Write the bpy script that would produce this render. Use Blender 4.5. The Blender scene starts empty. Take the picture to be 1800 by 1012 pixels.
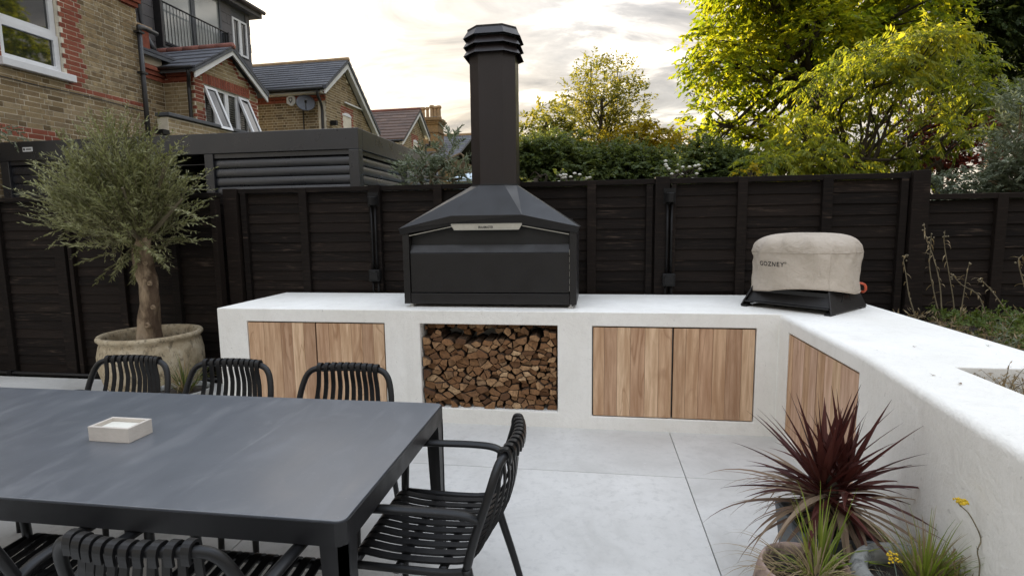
import bpy, bmesh, math, random
import numpy as np
from mathutils import Vector, Matrix, Euler
rnd = random.Random(7)
RN = np.random.default_rng(11)
R_ = math.radians
scene = bpy.context.scene
COL = scene.collection

# ------------------------------------------------------------------ camera
CAM = Vector((0, 0, 1.62))
YAW, PITCH, ROLL, FPX = -0.14966637, -0.11798966, -0.01350841, 951.03
_f = Vector((math.sin(YAW)*math.cos(PITCH), math.cos(YAW)*math.cos(PITCH), math.sin(PITCH)))
_r = Vector((math.cos(YAW), -math.sin(YAW), 0)); _u = _r.cross(_f)
RGT = _r*math.cos(ROLL) + _u*math.sin(ROLL)
UPV = -_r*math.sin(ROLL) + _u*math.cos(ROLL)
cd = bpy.data.cameras.new('camera'); cam = bpy.data.objects.new('camera', cd); COL.objects.link(cam)
cd.sensor_width = 36; cd.lens = 36*FPX/1800; cd.clip_start = 0.05; cd.clip_end = 2000
m = Matrix((( RGT.x, UPV.x, -_f.x), (RGT.y, UPV.y, -_f.y), (RGT.z, UPV.z, -_f.z))).to_4x4()
m.translation = CAM
cam.matrix_world = m
scene.camera = cam

def ray(x, y):
    return _f + RGT*((x-900)/FPX) - UPV*((y-506)/FPX)
def at(x, y, Y):
    """point of the place at depth Y (metres beyond the camera) that the photograph shows at x, y"""
    d = ray(x, y); return CAM + d*(Y/d.y)

# ------------------------------------------------------------------ light
SUN_AZ, SUN_EL = -28.0, 13.0          # degrees left of +Y, above the horizon
SUND = Vector((math.sin(R_(SUN_AZ))*math.cos(R_(SUN_EL)), math.cos(R_(SUN_AZ))*math.cos(R_(SUN_EL)), math.sin(R_(SUN_EL))))
sl = bpy.data.lights.new('sun', 'SUN'); sl.energy = 5.0; sl.angle = R_(0.6); sl.color = (1.0, 0.84, 0.56)
so = bpy.data.objects.new('sun', sl); COL.objects.link(so)
so.rotation_euler = (-SUND).to_track_quat('-Z', 'Y').to_euler(); so.location = (0, 0, 30)

world = bpy.data.worlds.new('World'); scene.world = world; world.use_nodes = True
def build_world():
    nt = world.node_tree; N = nt.nodes; L = nt.links
    N.clear()
    out = N.new('ShaderNodeOutputWorld'); bg = N.new('ShaderNodeBackground'); bg.inputs[1].default_value = 0.1
    L.new(bg.outputs[0], out.inputs[0])
    sky = N.new('ShaderNodeTexSky'); sky.sky_type = 'NISHITA'; sky.sun_disc = False
    sky.sun_elevation = R_(SUN_EL); sky.sun_rotation = R_(SUN_AZ); sky.air_density = 1.0; sky.dust_density = 1.5; sky.ozone_density = 1.0
    tc = N.new('ShaderNodeTexCoord')
    nrm = N.new('ShaderNodeVectorMath'); nrm.operation = 'NORMALIZE'; L.new(tc.outputs['Generated'], nrm.inputs[0])
    sep = N.new('ShaderNodeSeparateXYZ'); L.new(nrm.outputs[0], sep.inputs[0])
    def mth(op, a, b=None, c=None):
        n = N.new('ShaderNodeMath'); n.operation = op
        for i, v in enumerate((a, b, c)):
            if v is None: continue
            if isinstance(v, (int, float)): n.inputs[i].default_value = v
            else: L.new(v, n.inputs[i])
        return n.outputs[0]
    zz = mth('ADD', mth('MAXIMUM', sep.outputs[2], 0.0), 0.16)
    comb = N.new('ShaderNodeCombineXYZ')
    L.new(mth('DIVIDE', sep.outputs[0], zz), comb.inputs[0]); L.new(mth('DIVIDE', sep.outputs[1], zz), comb.inputs[1])
    def noise(scale, detail, rough, dist, off):
        mp = N.new('ShaderNodeMapping'); L.new(comb.outputs[0], mp.inputs[0])
        mp.inputs['Location'].default_value = off; mp.inputs['Rotation'].default_value = (0, 0, 0.5); mp.inputs['Scale'].default_value = (1.0, 1.9, 1)
        n = N.new('ShaderNodeTexNoise'); L.new(mp.outputs[0], n.inputs[0])
        n.inputs['Scale'].default_value = scale; n.inputs['Detail'].default_value = detail
        n.inputs['Roughness'].default_value = rough; n.inputs['Distortion'].default_value = dist
        return n.outputs['Fac']
    n1 = noise(0.62, 9, 0.56, 0.5, (3.1, 1.7, 0)); n2 = noise(1.05, 8, 0.6, 0.8, (7.7, 4.2, 0))
    def ramp(v, stops):
        r = N.new('ShaderNodeValToRGB'); L.new(v, r.inputs[0]); e = r.color_ramp.elements
        while len(e) < len(stops): e.new(0.5)
        for i, (p, c) in enumerate(stops): e[i].position = p; e[i].color = (*c, 1)
        return r.outputs[0]
    mask = ramp(n1, [(0.34, (.86, .86, .86)), (0.58, (1, 1, 1))])
    dot = N.new('ShaderNodeVectorMath'); dot.operation = 'DOT_PRODUCT'; L.new(nrm.outputs[0], dot.inputs[0]); dot.inputs[1].default_value = SUND
    dp = mth('MAXIMUM', dot.outputs['Value'], 0.0)
    glow = mth('MULTIPLY_ADD', mth('POWER', dp, 26.0), 0.50, mth('MULTIPLY', mth('POWER', dp, 5.0), 0.17))
    zc = mth('MAXIMUM', sep.outputs[2], 0.0)
    over = mth('MULTIPLY_ADD', mth('MULTIPLY', zc, zc), 1.22, 0.51)
    over = mth('MULTIPLY', over, mth('MULTIPLY_ADD', dot.outputs['Value'], 0.06, 1.0))
    shade = ramp(n2, [(0.37, (1.7, 1.8, 1.95)), (0.50, (3.3, 3.34, 3.4)), (0.60, (7.2, 7.1, 6.9))])
    gl = N.new('ShaderNodeMix'); gl.data_type = 'RGBA'; gl.inputs[0].default_value = 1; gl.blend_type = 'MULTIPLY'
    gc = N.new('ShaderNodeCombineColor')
    L.new(mth('MULTIPLY_ADD', glow, 1.15, mth('MULTIPLY', over, mth('MULTIPLY_ADD', zc, -0.26, 1.14))), gc.inputs[0]); L.new(mth('MULTIPLY_ADD', glow, 0.95, mth('MULTIPLY', over, 1.0)), gc.inputs[1]); L.new(mth('MULTIPLY_ADD', glow, 0.68, mth('MULTIPLY', over, mth('MULTIPLY_ADD', zc, 0.36, 0.83))), gc.inputs[2])
    L.new(shade, gl.inputs[6]); L.new(gc.outputs[0], gl.inputs[7])
    mx = N.new('ShaderNodeMix'); mx.data_type = 'RGBA'
    L.new(mask, mx.inputs[0]); L.new(sky.outputs[0], mx.inputs[6]); L.new(gl.outputs[2], mx.inputs[7])
    L.new(mx.outputs[2], bg.inputs[0])
build_world()
vs = scene.view_settings
vs.view_transform = 'Standard'; vs.look = 'None'; vs.exposure = 1.54; vs.gamma = 1; vs.use_curve_mapping = False
scene.cycles.max_bounces = 7; scene.cycles.diffuse_bounces = 4; scene.cycles.glossy_bounces = 3; scene.cycles.transmission_bounces = 4
scene.cycles.caustics_reflective = False; scene.cycles.caustics_refractive = False
scene.cycles.use_denoising = True

# ------------------------------------------------------------------ mesh helpers
class MB:
    def __init__(s): s.v = []; s.f = []; s.m = []
    def add(s, vs, fs, m=0):
        o = len(s.v); s.v += [tuple(p) for p in vs]; s.f += [tuple(i+o for i in f) for f in fs]; s.m += [m]*len(fs); return s
    def box(s, x0, x1, y0, y1, z0, z1, m=0):
        return s.hexa([(x0,y0,z0),(x1,y0,z0),(x1,y1,z0),(x0,y1,z0),(x0,y0,z1),(x1,y0,z1),(x1,y1,z1),(x0,y1,z1)], m)
    def hexa(s, p, m=0):
        return s.add(p, [(3,2,1,0),(4,5,6,7),(0,1,5,4),(1,2,6,5),(2,3,7,6),(3,0,4,7)], m)
    def prism(s, poly, off, m=0, mside=None):
        """poly: 3-D points of one end face, off: extrusion vector"""
        n = len(poly); a = [Vector(p) for p in poly]; o = Vector(off)
        nr = Vector((0, 0, 0))
        for i in range(n): nr += a[i].cross(a[(i+1) % n])
        if nr.dot(o) > 0: a.reverse()
        vs = a + [p+o for p in a]; k = len(s.v)
        s.v += [tuple(p) for p in vs]
        s.f.append(tuple(k+i for i in range(n))); s.m.append(m)
        s.f.append(tuple(k+n+i for i in reversed(range(n)))); s.m.append(m if mside is None else mside)
        for i in range(n):
            j = (i+1) % n; s.f.append((k+j, k+i, k+n+i, k+n+j)); s.m.append(m if mside is None else mside)
        return s
    def tube(s, pts, r, n=8, flat=None, cap=True, m=0, up=None):
        """swept tube; r number or list; flat=(a,b) scales the section along the side / normal axes"""
        P = [Vector(p) for p in pts]; k = len(P)
        rr = [r]*k if isinstance(r, (int, float)) else list(r)
        fa, fb = flat or (1, 1)
        base = len(s.v); side = None
        for i in range(k):
            t = (P[min(i+1, k-1)] - P[max(i-1, 0)])
            t = t.normalized() if t.length > 1e-9 else Vector((0, 0, 1))
            if side is None:
                ref = Vector(up) if up else (Vector((0, 0, 1)) if abs(t.z) < 0.9 else Vector((1, 0, 0)))
                side = t.cross(ref).normalized()
            else:
                side = (side - t*side.dot(t)).normalized()
            nn = side.cross(t)
            for j in range(n):
                a = 2*math.pi*(j+0.5)/n
                s.v.append(tuple(P[i] + side*(math.cos(a)*rr[i]*fa) + nn*(math.sin(a)*rr[i]*fb)))
        for i in range(k-1):
            for j in range(n):
                j2 = (j+1) % n
                s.f.append((base+i*n+j, base+i*n+j2, base+(i+1)*n+j2, base+(i+1)*n+j)); s.m.append(m)
        if cap:
            s.f.append(tuple(base+j for j in reversed(range(n)))); s.m.append(m)
            s.f.append(tuple(base+(k-1)*n+j for j in range(n))); s.m.append(m)
        return s
    def lathe(s, prof, c=(0, 0, 0), n=32, m=0, wob=0, cap0=False, cap1=False):
        b = len(s.v); c = Vector(c)
        for i, (r, z) in enumerate(prof):
            for j in range(n):
                a = 2*math.pi*j/n; w = 1 + wob*(math.sin(3*a+z*7)*.5+math.sin(5*a-z*11)*.5)
                s.v.append((c.x+r*w*math.cos(a), c.y+r*w*math.sin(a), c.z+z))
        for i in range(len(prof)-1):
            for j in range(n):
                j2 = (j+1) % n
                s.f.append((b+i*n+j, b+i*n+j2, b+(i+1)*n+j2, b+(i+1)*n+j)); s.m.append(m)
        if cap0: s.f.append(tuple(b+j for j in reversed(range(n)))); s.m.append(m)
        if cap1: s.f.append(tuple(b+(len(prof)-1)*n+j for j in range(n))); s.m.append(m)
        return s
    def cells(s, xs, ys, zs, solid, m=0):
        """boundary surface of the grid cells for which solid(i,j,k) is true"""
        nx, ny, nz = len(xs)-1, len(ys)-1, len(zs)-1; idx = {}
        def V(i, j, k):
            key = (i, j, k)
            if key not in idx: idx[key] = len(s.v); s.v.append((xs[i], ys[j], zs[k]))
            return idx[key]
        S = lambda i, j, k: 0 <= i < nx and 0 <= j < ny and 0 <= k < nz and solid(i, j, k)
        for i in range(nx):
            for j in range(ny):
                for k in range(nz):
                    if not S(i, j, k): continue
                    a, b = i+1, j+1; c = k+1
                    for (d, q) in (((-1,0,0), ((i,j,k),(i,j,c),(i,b,c),(i,b,k))), ((1,0,0), ((a,j,k),(a,b,k),(a,b,c),(a,j,c))),
                                   ((0,-1,0), ((i,j,k),(a,j,k),(a,j,c),(i,j,c))), ((0,1,0), ((i,b,k),(i,b,c),(a,b,c),(a,b,k))),
                                   ((0,0,-1), ((i,j,k),(i,b,k),(a,b,k),(a,j,k))), ((0,0,1), ((i,j,c),(a,j,c),(a,b,c),(i,b,c)))):
                        if not S(i+d[0], j+d[1], k+d[2]):
                            s.f.append(tuple(V(*p) for p in q)); s.m.append(m)
        return s

WM = {}
def _link(o, parent):
    COL.objects.link(o)
    if parent is not None:
        o.parent = parent; o.matrix_parent_inverse = WM[parent.name].inverted()
    WM[o.name] = Matrix.Identity(4)
def obj(name, mb, mat, parent=None, smooth=False, bevel=0, seg=2, base=None, kind=None):
    me = bpy.data.meshes.new(name); v = mb.v
    off = Vector((0, 0, 0))
    if parent is None and v:
        a = np.array(v); lo, hi = a.min(0), a.max(0)
        off = Vector(base) if base else Vector(((lo[0]+hi[0])/2, (lo[1]+hi[1])/2, lo[2]))
        v = (a - np.array(off)).tolist()
    me.from_pydata(v, [], mb.f)
    mats = mat if isinstance(mat, (list, tuple)) else [mat]
    for mm in mats: me.materials.append(mm)
    if len(mats) > 1: me.polygons.foreach_set('material_index', mb.m)
    if smooth: me.polygons.foreach_set('use_smooth', [True]*len(me.polygons))
    me.update()
    o = bpy.data.objects.new(name, me); _link(o, parent)
    if parent is None: o.location = off; WM[o.name] = Matrix.Translation(off)
    if bevel:
        b = o.modifiers.new('bevel', 'BEVEL'); b.width = bevel; b.segments = seg; b.limit_method = 'ANGLE'; b.angle_limit = R_(40)
        if smooth is None: pass
    if kind: o['kind'] = kind
    return o
def thing(name, label, cat, loc=(0, 0, 0), rotz=0, group=None):
    o = bpy.data.objects.new(name, None); COL.objects.link(o); o.empty_display_size = 0.1
    o.location = loc; o.rotation_euler = (0, 0, rotz)
    WM[o.name] = Matrix.Translation(Vector(loc)) @ Matrix.Rotation(rotz, 4, 'Z')
    o['label'] = label; o['category'] = cat
    if group: o['group'] = group
    return o
def tag(o, label, cat, group=None):
    o['label'] = label; o['category'] = cat
    if group: o['group'] = group
    return o
def struct(name, mb, mat, **k):
    o = obj(name, mb, mat, **k); o['kind'] = 'structure'; return o
def local(parent):
    """children of this parent are given in its own coordinates from now on"""
    WM[parent.name] = Matrix.Identity(4); return parent
def kids(o): return [c for c in bpy.data.objects if c.parent == o]
def dup(root, loc, rotz, label):
    ch = {}
    for c in COL.objects:
        if c.parent: ch.setdefault(c.parent.name, []).append(c)
    def cp(o, par):
        c = o.copy(); COL.objects.link(c); c.parent = par
        for k in ch.get(o.name, []): cp(k, c)
        return c
    r = cp(root, None); r.location = loc; r.rotation_euler = (0, 0, rotz); r['label'] = label
    return r
def text_mesh(txt, size, extr=0.0, spacing=1.0, bold=0.0):
    c = bpy.data.curves.new('t', 'FONT'); c.body = txt; c.size = size; c.extrude = extr; c.align_x = 'CENTER'; c.align_y = 'CENTER'
    c.space_character = spacing; c.offset = bold; c.resolution_u = 3
    o = bpy.data.objects.new('t', c); COL.objects.link(o)
    dg = bpy.context.evaluated_depsgraph_get(); me = bpy.data.meshes.new_from_object(o.evaluated_get(dg))
    vs = [tuple(v.co) for v in me.vertices]; fs = [tuple(p.vertices) for p in me.polygons]
    bpy.data.objects.remove(o); bpy.data.curves.remove(c); bpy.data.meshes.remove(me)
    return vs, fs
def smoothpath(pts, n=6):
    """Catmull-Rom through the points"""
    P = [Vector(p) for p in pts]; P = [P[0]*2-P[1]] + P + [P[-1]*2-P[-2]]; out = []
    for i in range(1, len(P)-2):
        for k in range(n):
            t = k/n
            out.append(0.5*((2*P[i]) + (P[i+1]-P[i-1])*t + (2*P[i-1]-5*P[i]+4*P[i+1]-P[i+2])*t*t + (3*P[i]-P[i-1]-3*P[i+1]+P[i+2])*t**3))
    out.append(P[-2]); return out
# ------------------------------------------------------------------ materials
class MT:
    def __init__(s, name):
        s.mat = bpy.data.materials.new(name); s.mat.use_nodes = True; s.nt = s.mat.node_tree; s.N = s.nt.nodes; s.L = s.nt.links
        s.b = s.N['Principled BSDF']; s.out = s.N['Material Output']
        s.tc = s.N.new('ShaderNodeTexCoord')
    def set(s, **k):
        for a, v in k.items():
            i = s.b.inputs[a.replace('_', ' ')]
            if hasattr(v, 'is_linked') or isinstance(v, bpy.types.NodeSocket): s.L.new(v, i)
            else: i.default_value = (*v, 1) if isinstance(v, tuple) and len(v) == 3 else v
        return s
    def map(s, scale=(1, 1, 1), rot=(0, 0, 0), src='Object', loc=None):
        m = s.N.new('ShaderNodeMapping'); s.L.new(s.tc.outputs[src], m.inputs[0])
        m.inputs['Scale'].default_value = scale; m.inputs['Rotation'].default_value = rot
        if loc is not None: s.L.new(loc, m.inputs['Location'])
        return m.outputs[0]
    def noise(s, scale, detail=4, rough=.55, dist=0, vec=None, out='Fac'):
        n = s.N.new('ShaderNodeTexNoise'); s.L.new(vec if vec is not None else s.tc.outputs['Object'], n.inputs[0])
        n.inputs['Scale'].default_value = scale; n.inputs['Detail'].default_value = detail; n.inputs['Roughness'].default_value = rough; n.inputs['Distortion'].default_value = dist
        return n.outputs[out]
    def ramp(s, v, stops):
        r = s.N.new('ShaderNodeValToRGB'); s.L.new(v, r.inputs[0]); e = r.color_ramp.elements
        while len(e) < len(stops): e.new(.5)
        for i, (p, c) in enumerate(stops):
            e[i].position = p; e[i].color = (c, c, c, 1) if isinstance(c, (int, float)) else (*c, 1)
        return r.outputs[0]
    def mix(s, fac, a, b, mode='MIX'):
        m = s.N.new('ShaderNodeMix'); m.data_type = 'RGBA'; m.blend_type = mode
        for i, v in ((0, fac), (6, a), (7, b)):
            if isinstance(v, bpy.types.NodeSocket): s.L.new(v, m.inputs[i])
            else: m.inputs[i].default_value = (*v, 1) if isinstance(v, tuple) else v
        return m.outputs[2]
    def math(s, op, a, b=None):
        n = s.N.new('ShaderNodeMath'); n.operation = op
        for i, v in enumerate((a, b)):
            if v is None: continue
            if isinstance(v, bpy.types.NodeSocket): s.L.new(v, n.inputs[i])
            else: n.inputs[i].default_value = v
        return n.outputs[0]
    def rand(s):
        """a random number for each object and each loose piece in it"""
        oi = s.N.new('ShaderNodeObjectInfo'); g = s.N.new('ShaderNodeNewGeometry')
        return s.math('FRACT', s.math('ADD', oi.outputs['Random'], g.outputs['Random Per Island']))
    def bump(s, h, strength=.3, dist=.01):
        b = s.N.new('ShaderNodeBump'); s.L.new(h, b.inputs['Height']); b.inputs['Strength'].default_value = strength; b.inputs['Distance'].default_value = dist
        s.L.new(b.outputs[0], s.b.inputs['Normal']); return s

def m_plain(name, col, rough=.5, metal=0, var=.12, scale=6, bump=0, bscale=60, spec=.5):
    t = MT(name); n = t.noise(scale, 5, .6)
    c = t.ramp(n, [(.3, tuple(x*(1-var) for x in col)), (.7, tuple(min(1, x*(1+var)) for x in col))])
    r = t.ramp(t.noise(scale*2.3, 4), [(.3, max(0, rough-.06)), (.7, min(1, rough+.08))])
    t.set(Base_Color=c, Roughness=r, Metallic=metal, Specular_IOR_Level=spec)
    if bump: t.bump(t.noise(bscale, 6, .6), bump, .005)
    return t.mat

def m_plaster():
    t = MT('white_render'); big = t.noise(1.1, 5, .6, .4); mid = t.noise(5, 6, .65, .3, t.map((1, 1, .35)))
    c = t.ramp(big, [(.3, (.765, .74, .68)), (.62, (.85, .83, .78))])
    c = t.mix(t.ramp(mid, [(.30, .35), (.5, 0.)]), c, (.68, .65, .60))
    tr = t.noise(2.2, 6, .7, 2.2, t.map((1.6, 1.6, .5), (.2, .3, .5))); c = t.mix(t.ramp(tr, [(.60, 0.), (.70, .30)]), c, (.66, .645, .60))
    st = t.noise(7, 5, .6, .2, t.map((1, 1, .07))); c = t.mix(t.ramp(st, [(.60, 0.), (.78, .35)]), c, (.60, .575, .52))
    cr = t.noise(3.1, 8, .75, 3.0); c = t.mix(t.ramp(cr, [(.488, 0.), (.497, .35), (.506, 0.)]), c, (.55, .53, .49))
    sp = t.noise(38, 3, .5); c = t.mix(t.ramp(sp, [(.24, .5), (.30, 0.)]), c, (.46, .44, .40))
    t.set(Base_Color=c, Roughness=.82, Specular_IOR_Level=.25)
    h = t.math('ADD', t.math('MULTIPLY', t.noise(9, 5, .55, .8), .8), t.math('MULTIPLY', t.noise(70, 4, .6), .30))
    t.bump(t.math('ADD', h, t.math('MULTIPLY', tr, .9)), .5, .014); return t.mat
def m_paver():
    t = MT('porcelain_paver'); oi = t.N.new('ShaderNodeObjectInfo')
    v = t.N.new('ShaderNodeCombineXYZ'); t.L.new(t.math('MULTIPLY', oi.outputs['Random'], 37.), v.inputs[0]); t.L.new(t.math('MULTIPLY', oi.outputs['Random'], 11.), v.inputs[1])
    vec = t.map((1, 1, 1), loc=v.outputs[0])
    a = t.noise(1.6, 7, .62, .6, vec); b = t.noise(19, 9, .74, .3, vec); d = t.noise(75, 4, .6, 0, vec)
    c = t.ramp(a, [(.28, (.42, .405, .375)), (.48, (.55, .535, .505)), (.70, (.645, .63, .60))])
    c = t.mix(t.ramp(b, [(.36, .55), (.50, 0.)]), c, (.43, .42, .40))
    c = t.mix(t.ramp(d, [(.25, .5), (.34, 0.)]), c, (.42, .41, .39))
    c = t.mix(t.ramp(b, [(.60, 0.), (.75, .5)]), c, (.73, .73, .725))
    st = t.noise(3.3, 3, .5, 1.2, vec); c = t.mix(t.ramp(st, [(.68, 0.), (.74, .35)]), c, (.46, .44, .40))
    c = t.mix(t.math('MULTIPLY', t.math('FRACT', t.math('MULTIPLY', oi.outputs['Random'], 7.3)), .28), c, (.50, .485, .455))
    t.set(Base_Color=c, Roughness=t.ramp(b, [(.3, .5), (.7, .68)]), Specular_IOR_Level=.4)
    t.bump(t.math('ADD', b, t.math('MULTIPLY', d, .4)), .12, .004); return t.mat
def m_wood(name, cols, axis, grain=22, rough=.55, streak=.5, bump=.2, ring=True):
    """stained or bare timber, grain running along axis"""
    t = MT(name); r = t.rand()
    v = t.N.new('ShaderNodeCombineXYZ')
    for i, k in enumerate((31., 17., 53.)): t.L.new(t.math('MULTIPLY', r, k), v.inputs[i])
    sc = [1., 1., 1.]; sc[axis] = .06
    vec = t.map(tuple(sc), loc=v.outputs[0])
    g = t.noise(grain, 6, .62, .25, vec); w = t.noise(grain*.28, 3, .5, 1.4, vec); f = t.noise(grain*5, 3, .6, 0, vec)
    rr = t.math('FRACT', t.math('MULTIPLY', w, 5.0)) if ring else g
    base = t.ramp(r, [(i/(max(1, len(cols)-1)), c) for i, c in enumerate(cols)])
    dk = t.mix(1.0, base, (.62, .56, .52), 'MULTIPLY')
    c = t.mix(t.math('MULTIPLY', t.ramp(g, [(.35, 1.), (.62, 0.)]), streak), base, dk)
    if ring: c = t.mix(t.math('MULTIPLY', t.ramp(rr, [(.0, 0.), (.72, .1), (.93, 1.), (1., 0.)]), streak*.55), c, dk)
    c = t.mix(t.math('MULTIPLY', t.ramp(f, [(.30, 1.), (.45, 0.)]), .25), c, dk)
    t.set(Base_Color=c, Roughness=rough, Specular_IOR_Level=.3)
    t.bump(t.math('ADD', g, t.math('MULTIPLY', f, .4)), bump, .004); return t.mat
def m_fence():
    t = MT('black_stained_timber'); r = t.rand()
    v = t.N.new('ShaderNodeCombineXYZ')
    for i, k in enumerate((31., 17., 53.)): t.L.new(t.math('MULTIPLY', r, k), v.inputs[i])
    vec = t.map((.05, 1, 1), loc=v.outputs[0]); g = t.noise(85, 6, .68, .15, vec); w = t.noise(5, 4, .6, .6, t.map((.35, 1, 1.4), loc=v.outputs[0]))
    c = t.ramp(r, [(0, (.0095, .0076, .0068)), (.5, (.0130, .0100, .0086)), (1, (.0175, .0128, .0106))])
    c = t.mix(t.math('MULTIPLY', t.ramp(g, [(.52, 0.), (.70, 1.)]), .9), c, (.034, .025, .020))
    worn = t.math('MULTIPLY', t.ramp(w, [(.57, 0.), (.68, 1.)]), t.ramp(g, [(.50, 0.), (.62, .55)]))
    c = t.mix(worn, c, (.11, .078, .058))
    t.set(Base_Color=c, Roughness=t.ramp(g, [(.3, .62), (.7, .85)]), Specular_IOR_Level=.10)
    t.bump(g, .5, .004); return t.mat
def m_brick(name, cols, spot):
    t = MT(name); r = t.rand(); c = t.ramp(r, [(i/(len(cols)-1), k) for i, k in enumerate(cols)])
    n = t.noise(14, 6, .68); c = t.mix(t.math('MULTIPLY', t.ramp(n, [(.42, 0.), (.62, 1.)]), .55), c, spot)
    n2 = t.noise(1.3, 4, .6); c = t.mix(t.math('MULTIPLY', t.ramp(n2, [(.4, 0.), (.7, 1.)]), .35), c, tuple(x*.55 for x in cols[0]))
    t.set(Base_Color=c, Roughness=.88, Specular_IOR_Level=.2); t.bump(n, .4, .006); return t.mat
def m_leaf(name, cols, trans=.5, tcol=None, rough=.5, nscale=1.2):
    t = MT(name); r = t.rand(); n = t.noise(nscale, 3, .5)
    f = t.math('ADD', t.math('MULTIPLY', r, .55), t.math('MULTIPLY', t.ramp(n, [(.3, 0.), (.7, 1.)]), .45))
    c = t.ramp(f, [(i/(len(cols)-1), k) for i, k in enumerate(cols)])
    t.set(Base_Color=c, Roughness=rough, Specular_IOR_Level=.14)
    tr = t.N.new('ShaderNodeBsdfTranslucent')
    t.L.new(t.mix(1.0, c, tcol or (1.5, 1.35, .7), 'MULTIPLY'), tr.inputs[0])
    ms = t.N.new('ShaderNodeMixShader'); ms.inputs[0].default_value = trans
    t.L.new(t.b.outputs[0], ms.inputs[1]); t.L.new(tr.outputs[0], ms.inputs[2]); t.L.new(ms.outputs[0], t.out.inputs[0]); return t.mat
def m_bark(name, a, b, c3, scale=9, bump=.8):
    t = MT(name); vec = t.map((1, 1, .45)); n = t.noise(scale, 7, .68, .5, vec); n2 = t.noise(scale*.35, 4, .6, .8, vec)
    c = t.ramp(n, [(.30, a), (.52, b), (.75, c3)]); c = t.mix(t.math('MULTIPLY', t.ramp(n2, [(.50, 0.), (.58, 1.)]), .8), c, a)
    t.set(Base_Color=c, Roughness=.85, Specular_IOR_Level=.2); t.bump(n, bump, .02); return t.mat
def m_glass(name, col, rough=.03):
    t = MT(name); n = t.noise(1.2, 3); t.set(Base_Color=t.ramp(n, [(.3, tuple(x*.7 for x in col)), (.7, col)]), Roughness=rough, Specular_IOR_Level=1.0, IOR=1.6)
    t.bump(t.noise(2.5, 2), .02, .02); return t.mat
def m_rows(name, cols, spot):
    """roof covering: one tone for each tile along a course"""
    t = MT(name); r = t.rand(); c = t.ramp(r, [(i/(len(cols)-1), k) for i, k in enumerate(cols)])
    n = t.noise(6, 6, .7); c = t.mix(t.math('MULTIPLY', t.ramp(n, [(.45, 0.), (.7, 1.)]), .5), c, spot)
    t.set(Base_Color=c, Roughness=.7, Specular_IOR_Level=.35); t.bump(t.noise(30, 4), .3, .004); return t.mat

M = {}
M['plaster'] = m_plaster(); M['paver'] = m_paver(); M['fence'] = m_fence()
M['grout'] = m_plain('grout', (.10, .098, .092), .9)
M['soil'] = m_plain('soil', (.030, .022, .016), .95, var=.5, scale=25, bump=.9, bscale=50)
M['ground'] = m_plain('garden_earth', (.060, .065, .030), .95, var=.4, scale=2, bump=.6, bscale=20)
M['cedar'] = m_wood('cedar_plank', [(.46, .285, .165), (.36, .205, .115), (.54, .36, .215), (.42, .25, .145), (.50, .32, .19), (.33, .19, .11)], 2, grain=26, rough=.6, streak=.55, bump=.12)
M['oven'] = m_plain('black_coated_steel', (.0125, .0112, .0112), .40, var=.12, scale=3, bump=.04, bscale=300, spec=.42)
M['flue'] = m_plain('brown_black_steel', (.019, .0135, .0130), .38, var=.12, scale=3, spec=.42)
M['oven_trim'] = m_plain('dark_steel_edge', (.012, .012, .013), .5)
M['steel'] = m_plain('brushed_steel', (.60, .59, .56), .34, metal=1, var=.06, scale=40)
M['ink'] = m_plain('black_ink', (.012, .012, .013), .6)
M['chair'] = m_plain('anthracite_plastic', (.0065, .0065, .007), .38, var=.2, scale=8, bump=.06, bscale=200, spec=.36)
M['table_frame'] = m_plain('anthracite_aluminium', (.008, .008, .009), .42, var=.15, spec=.4)
M['gap'] = m_plain('dark_recess', (.006, .006, .006), .9)
M['pergola'] = m_plain('graphite_aluminium', (.020, .021, .026), .30, var=.06, scale=2, spec=.7)
M['box'] = m_plain('black_plastic', (.009, .0085, .0085), .55, spec=.25)
M['cement'] = m_plain('pale_cement', (.55, .50, .44), .85, var=.12, scale=9, bump=.3, bscale=90)
M['mortar'] = m_plain('mortar', (.70, .64, .52), .95, var=.15, scale=4, bump=.4, bscale=60)
M['stock'] = m_brick('yellow_stock_brick', [(.16, .115, .062), (.35, .255, .14), (.42, .32, .18), (.29, .205, .112), (.46, .36, .22), (.21, .155, .095)], (.075, .055, .038))
M['paleb'] = m_brick('pale_stock_brick', [(.30, .22, .12), (.44, .34, .195), (.50, .40, .25), (.36, .27, .15)], (.13, .10, .065))
M['redb'] = m_brick('red_brick', [(.23, .068, .044), (.32, .10, .062), (.37, .125, .078), (.27, .08, .05)], (.13, .040, .028))
M['upvc'] = m_plain('white_window_frame', (.74, .75, .77), .4, var=.04)
M['bargeboard'] = m_plain('white_painted_board', (.70, .70, .69), .55, var=.08, scale=5)
M['glass'] = m_glass('window_glass', (.012, .014, .014)); M['paleglass'] = m_glass('curtained_glass', (.42, .44, .43), .05)
M['blind'] = m_plain('blind_slat', (.075, .072, .058), .6)
M['slate'] = m_rows('grey_slate', [(.075, .078, .090), (.10, .103, .118), (.088, .09, .104), (.115, .117, .128)], (.06, .062, .066))
M['claytile'] = m_rows('brown_roof_tile', [(.085, .058, .047), (.12, .080, .062), (.10, .066, .052), (.145, .098, .074)], (.06, .048, .036))
M['clad'] = m_rows('dormer_slate', [(.115, .108, .112), (.14, .132, .136), (.127, .12, .125)], (.09, .085, .09))
M['ridge'] = m_plain('red_ridge_tile', (.19, .068, .048), .8, var=.25)
M['pipe'] = m_plain('black_iron_pipe', (.016, .015, .016), .45)
M['dishm'] = m_plain('grey_dish', (.055, .057, .065), .5)
M['chimpot'] = m_plain('clay_chimney_pot', (.33, .22, .12), .85, var=.25)
M['lead'] = m_plain('lead_flashing', (.085, .09, .10), .6)
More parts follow.
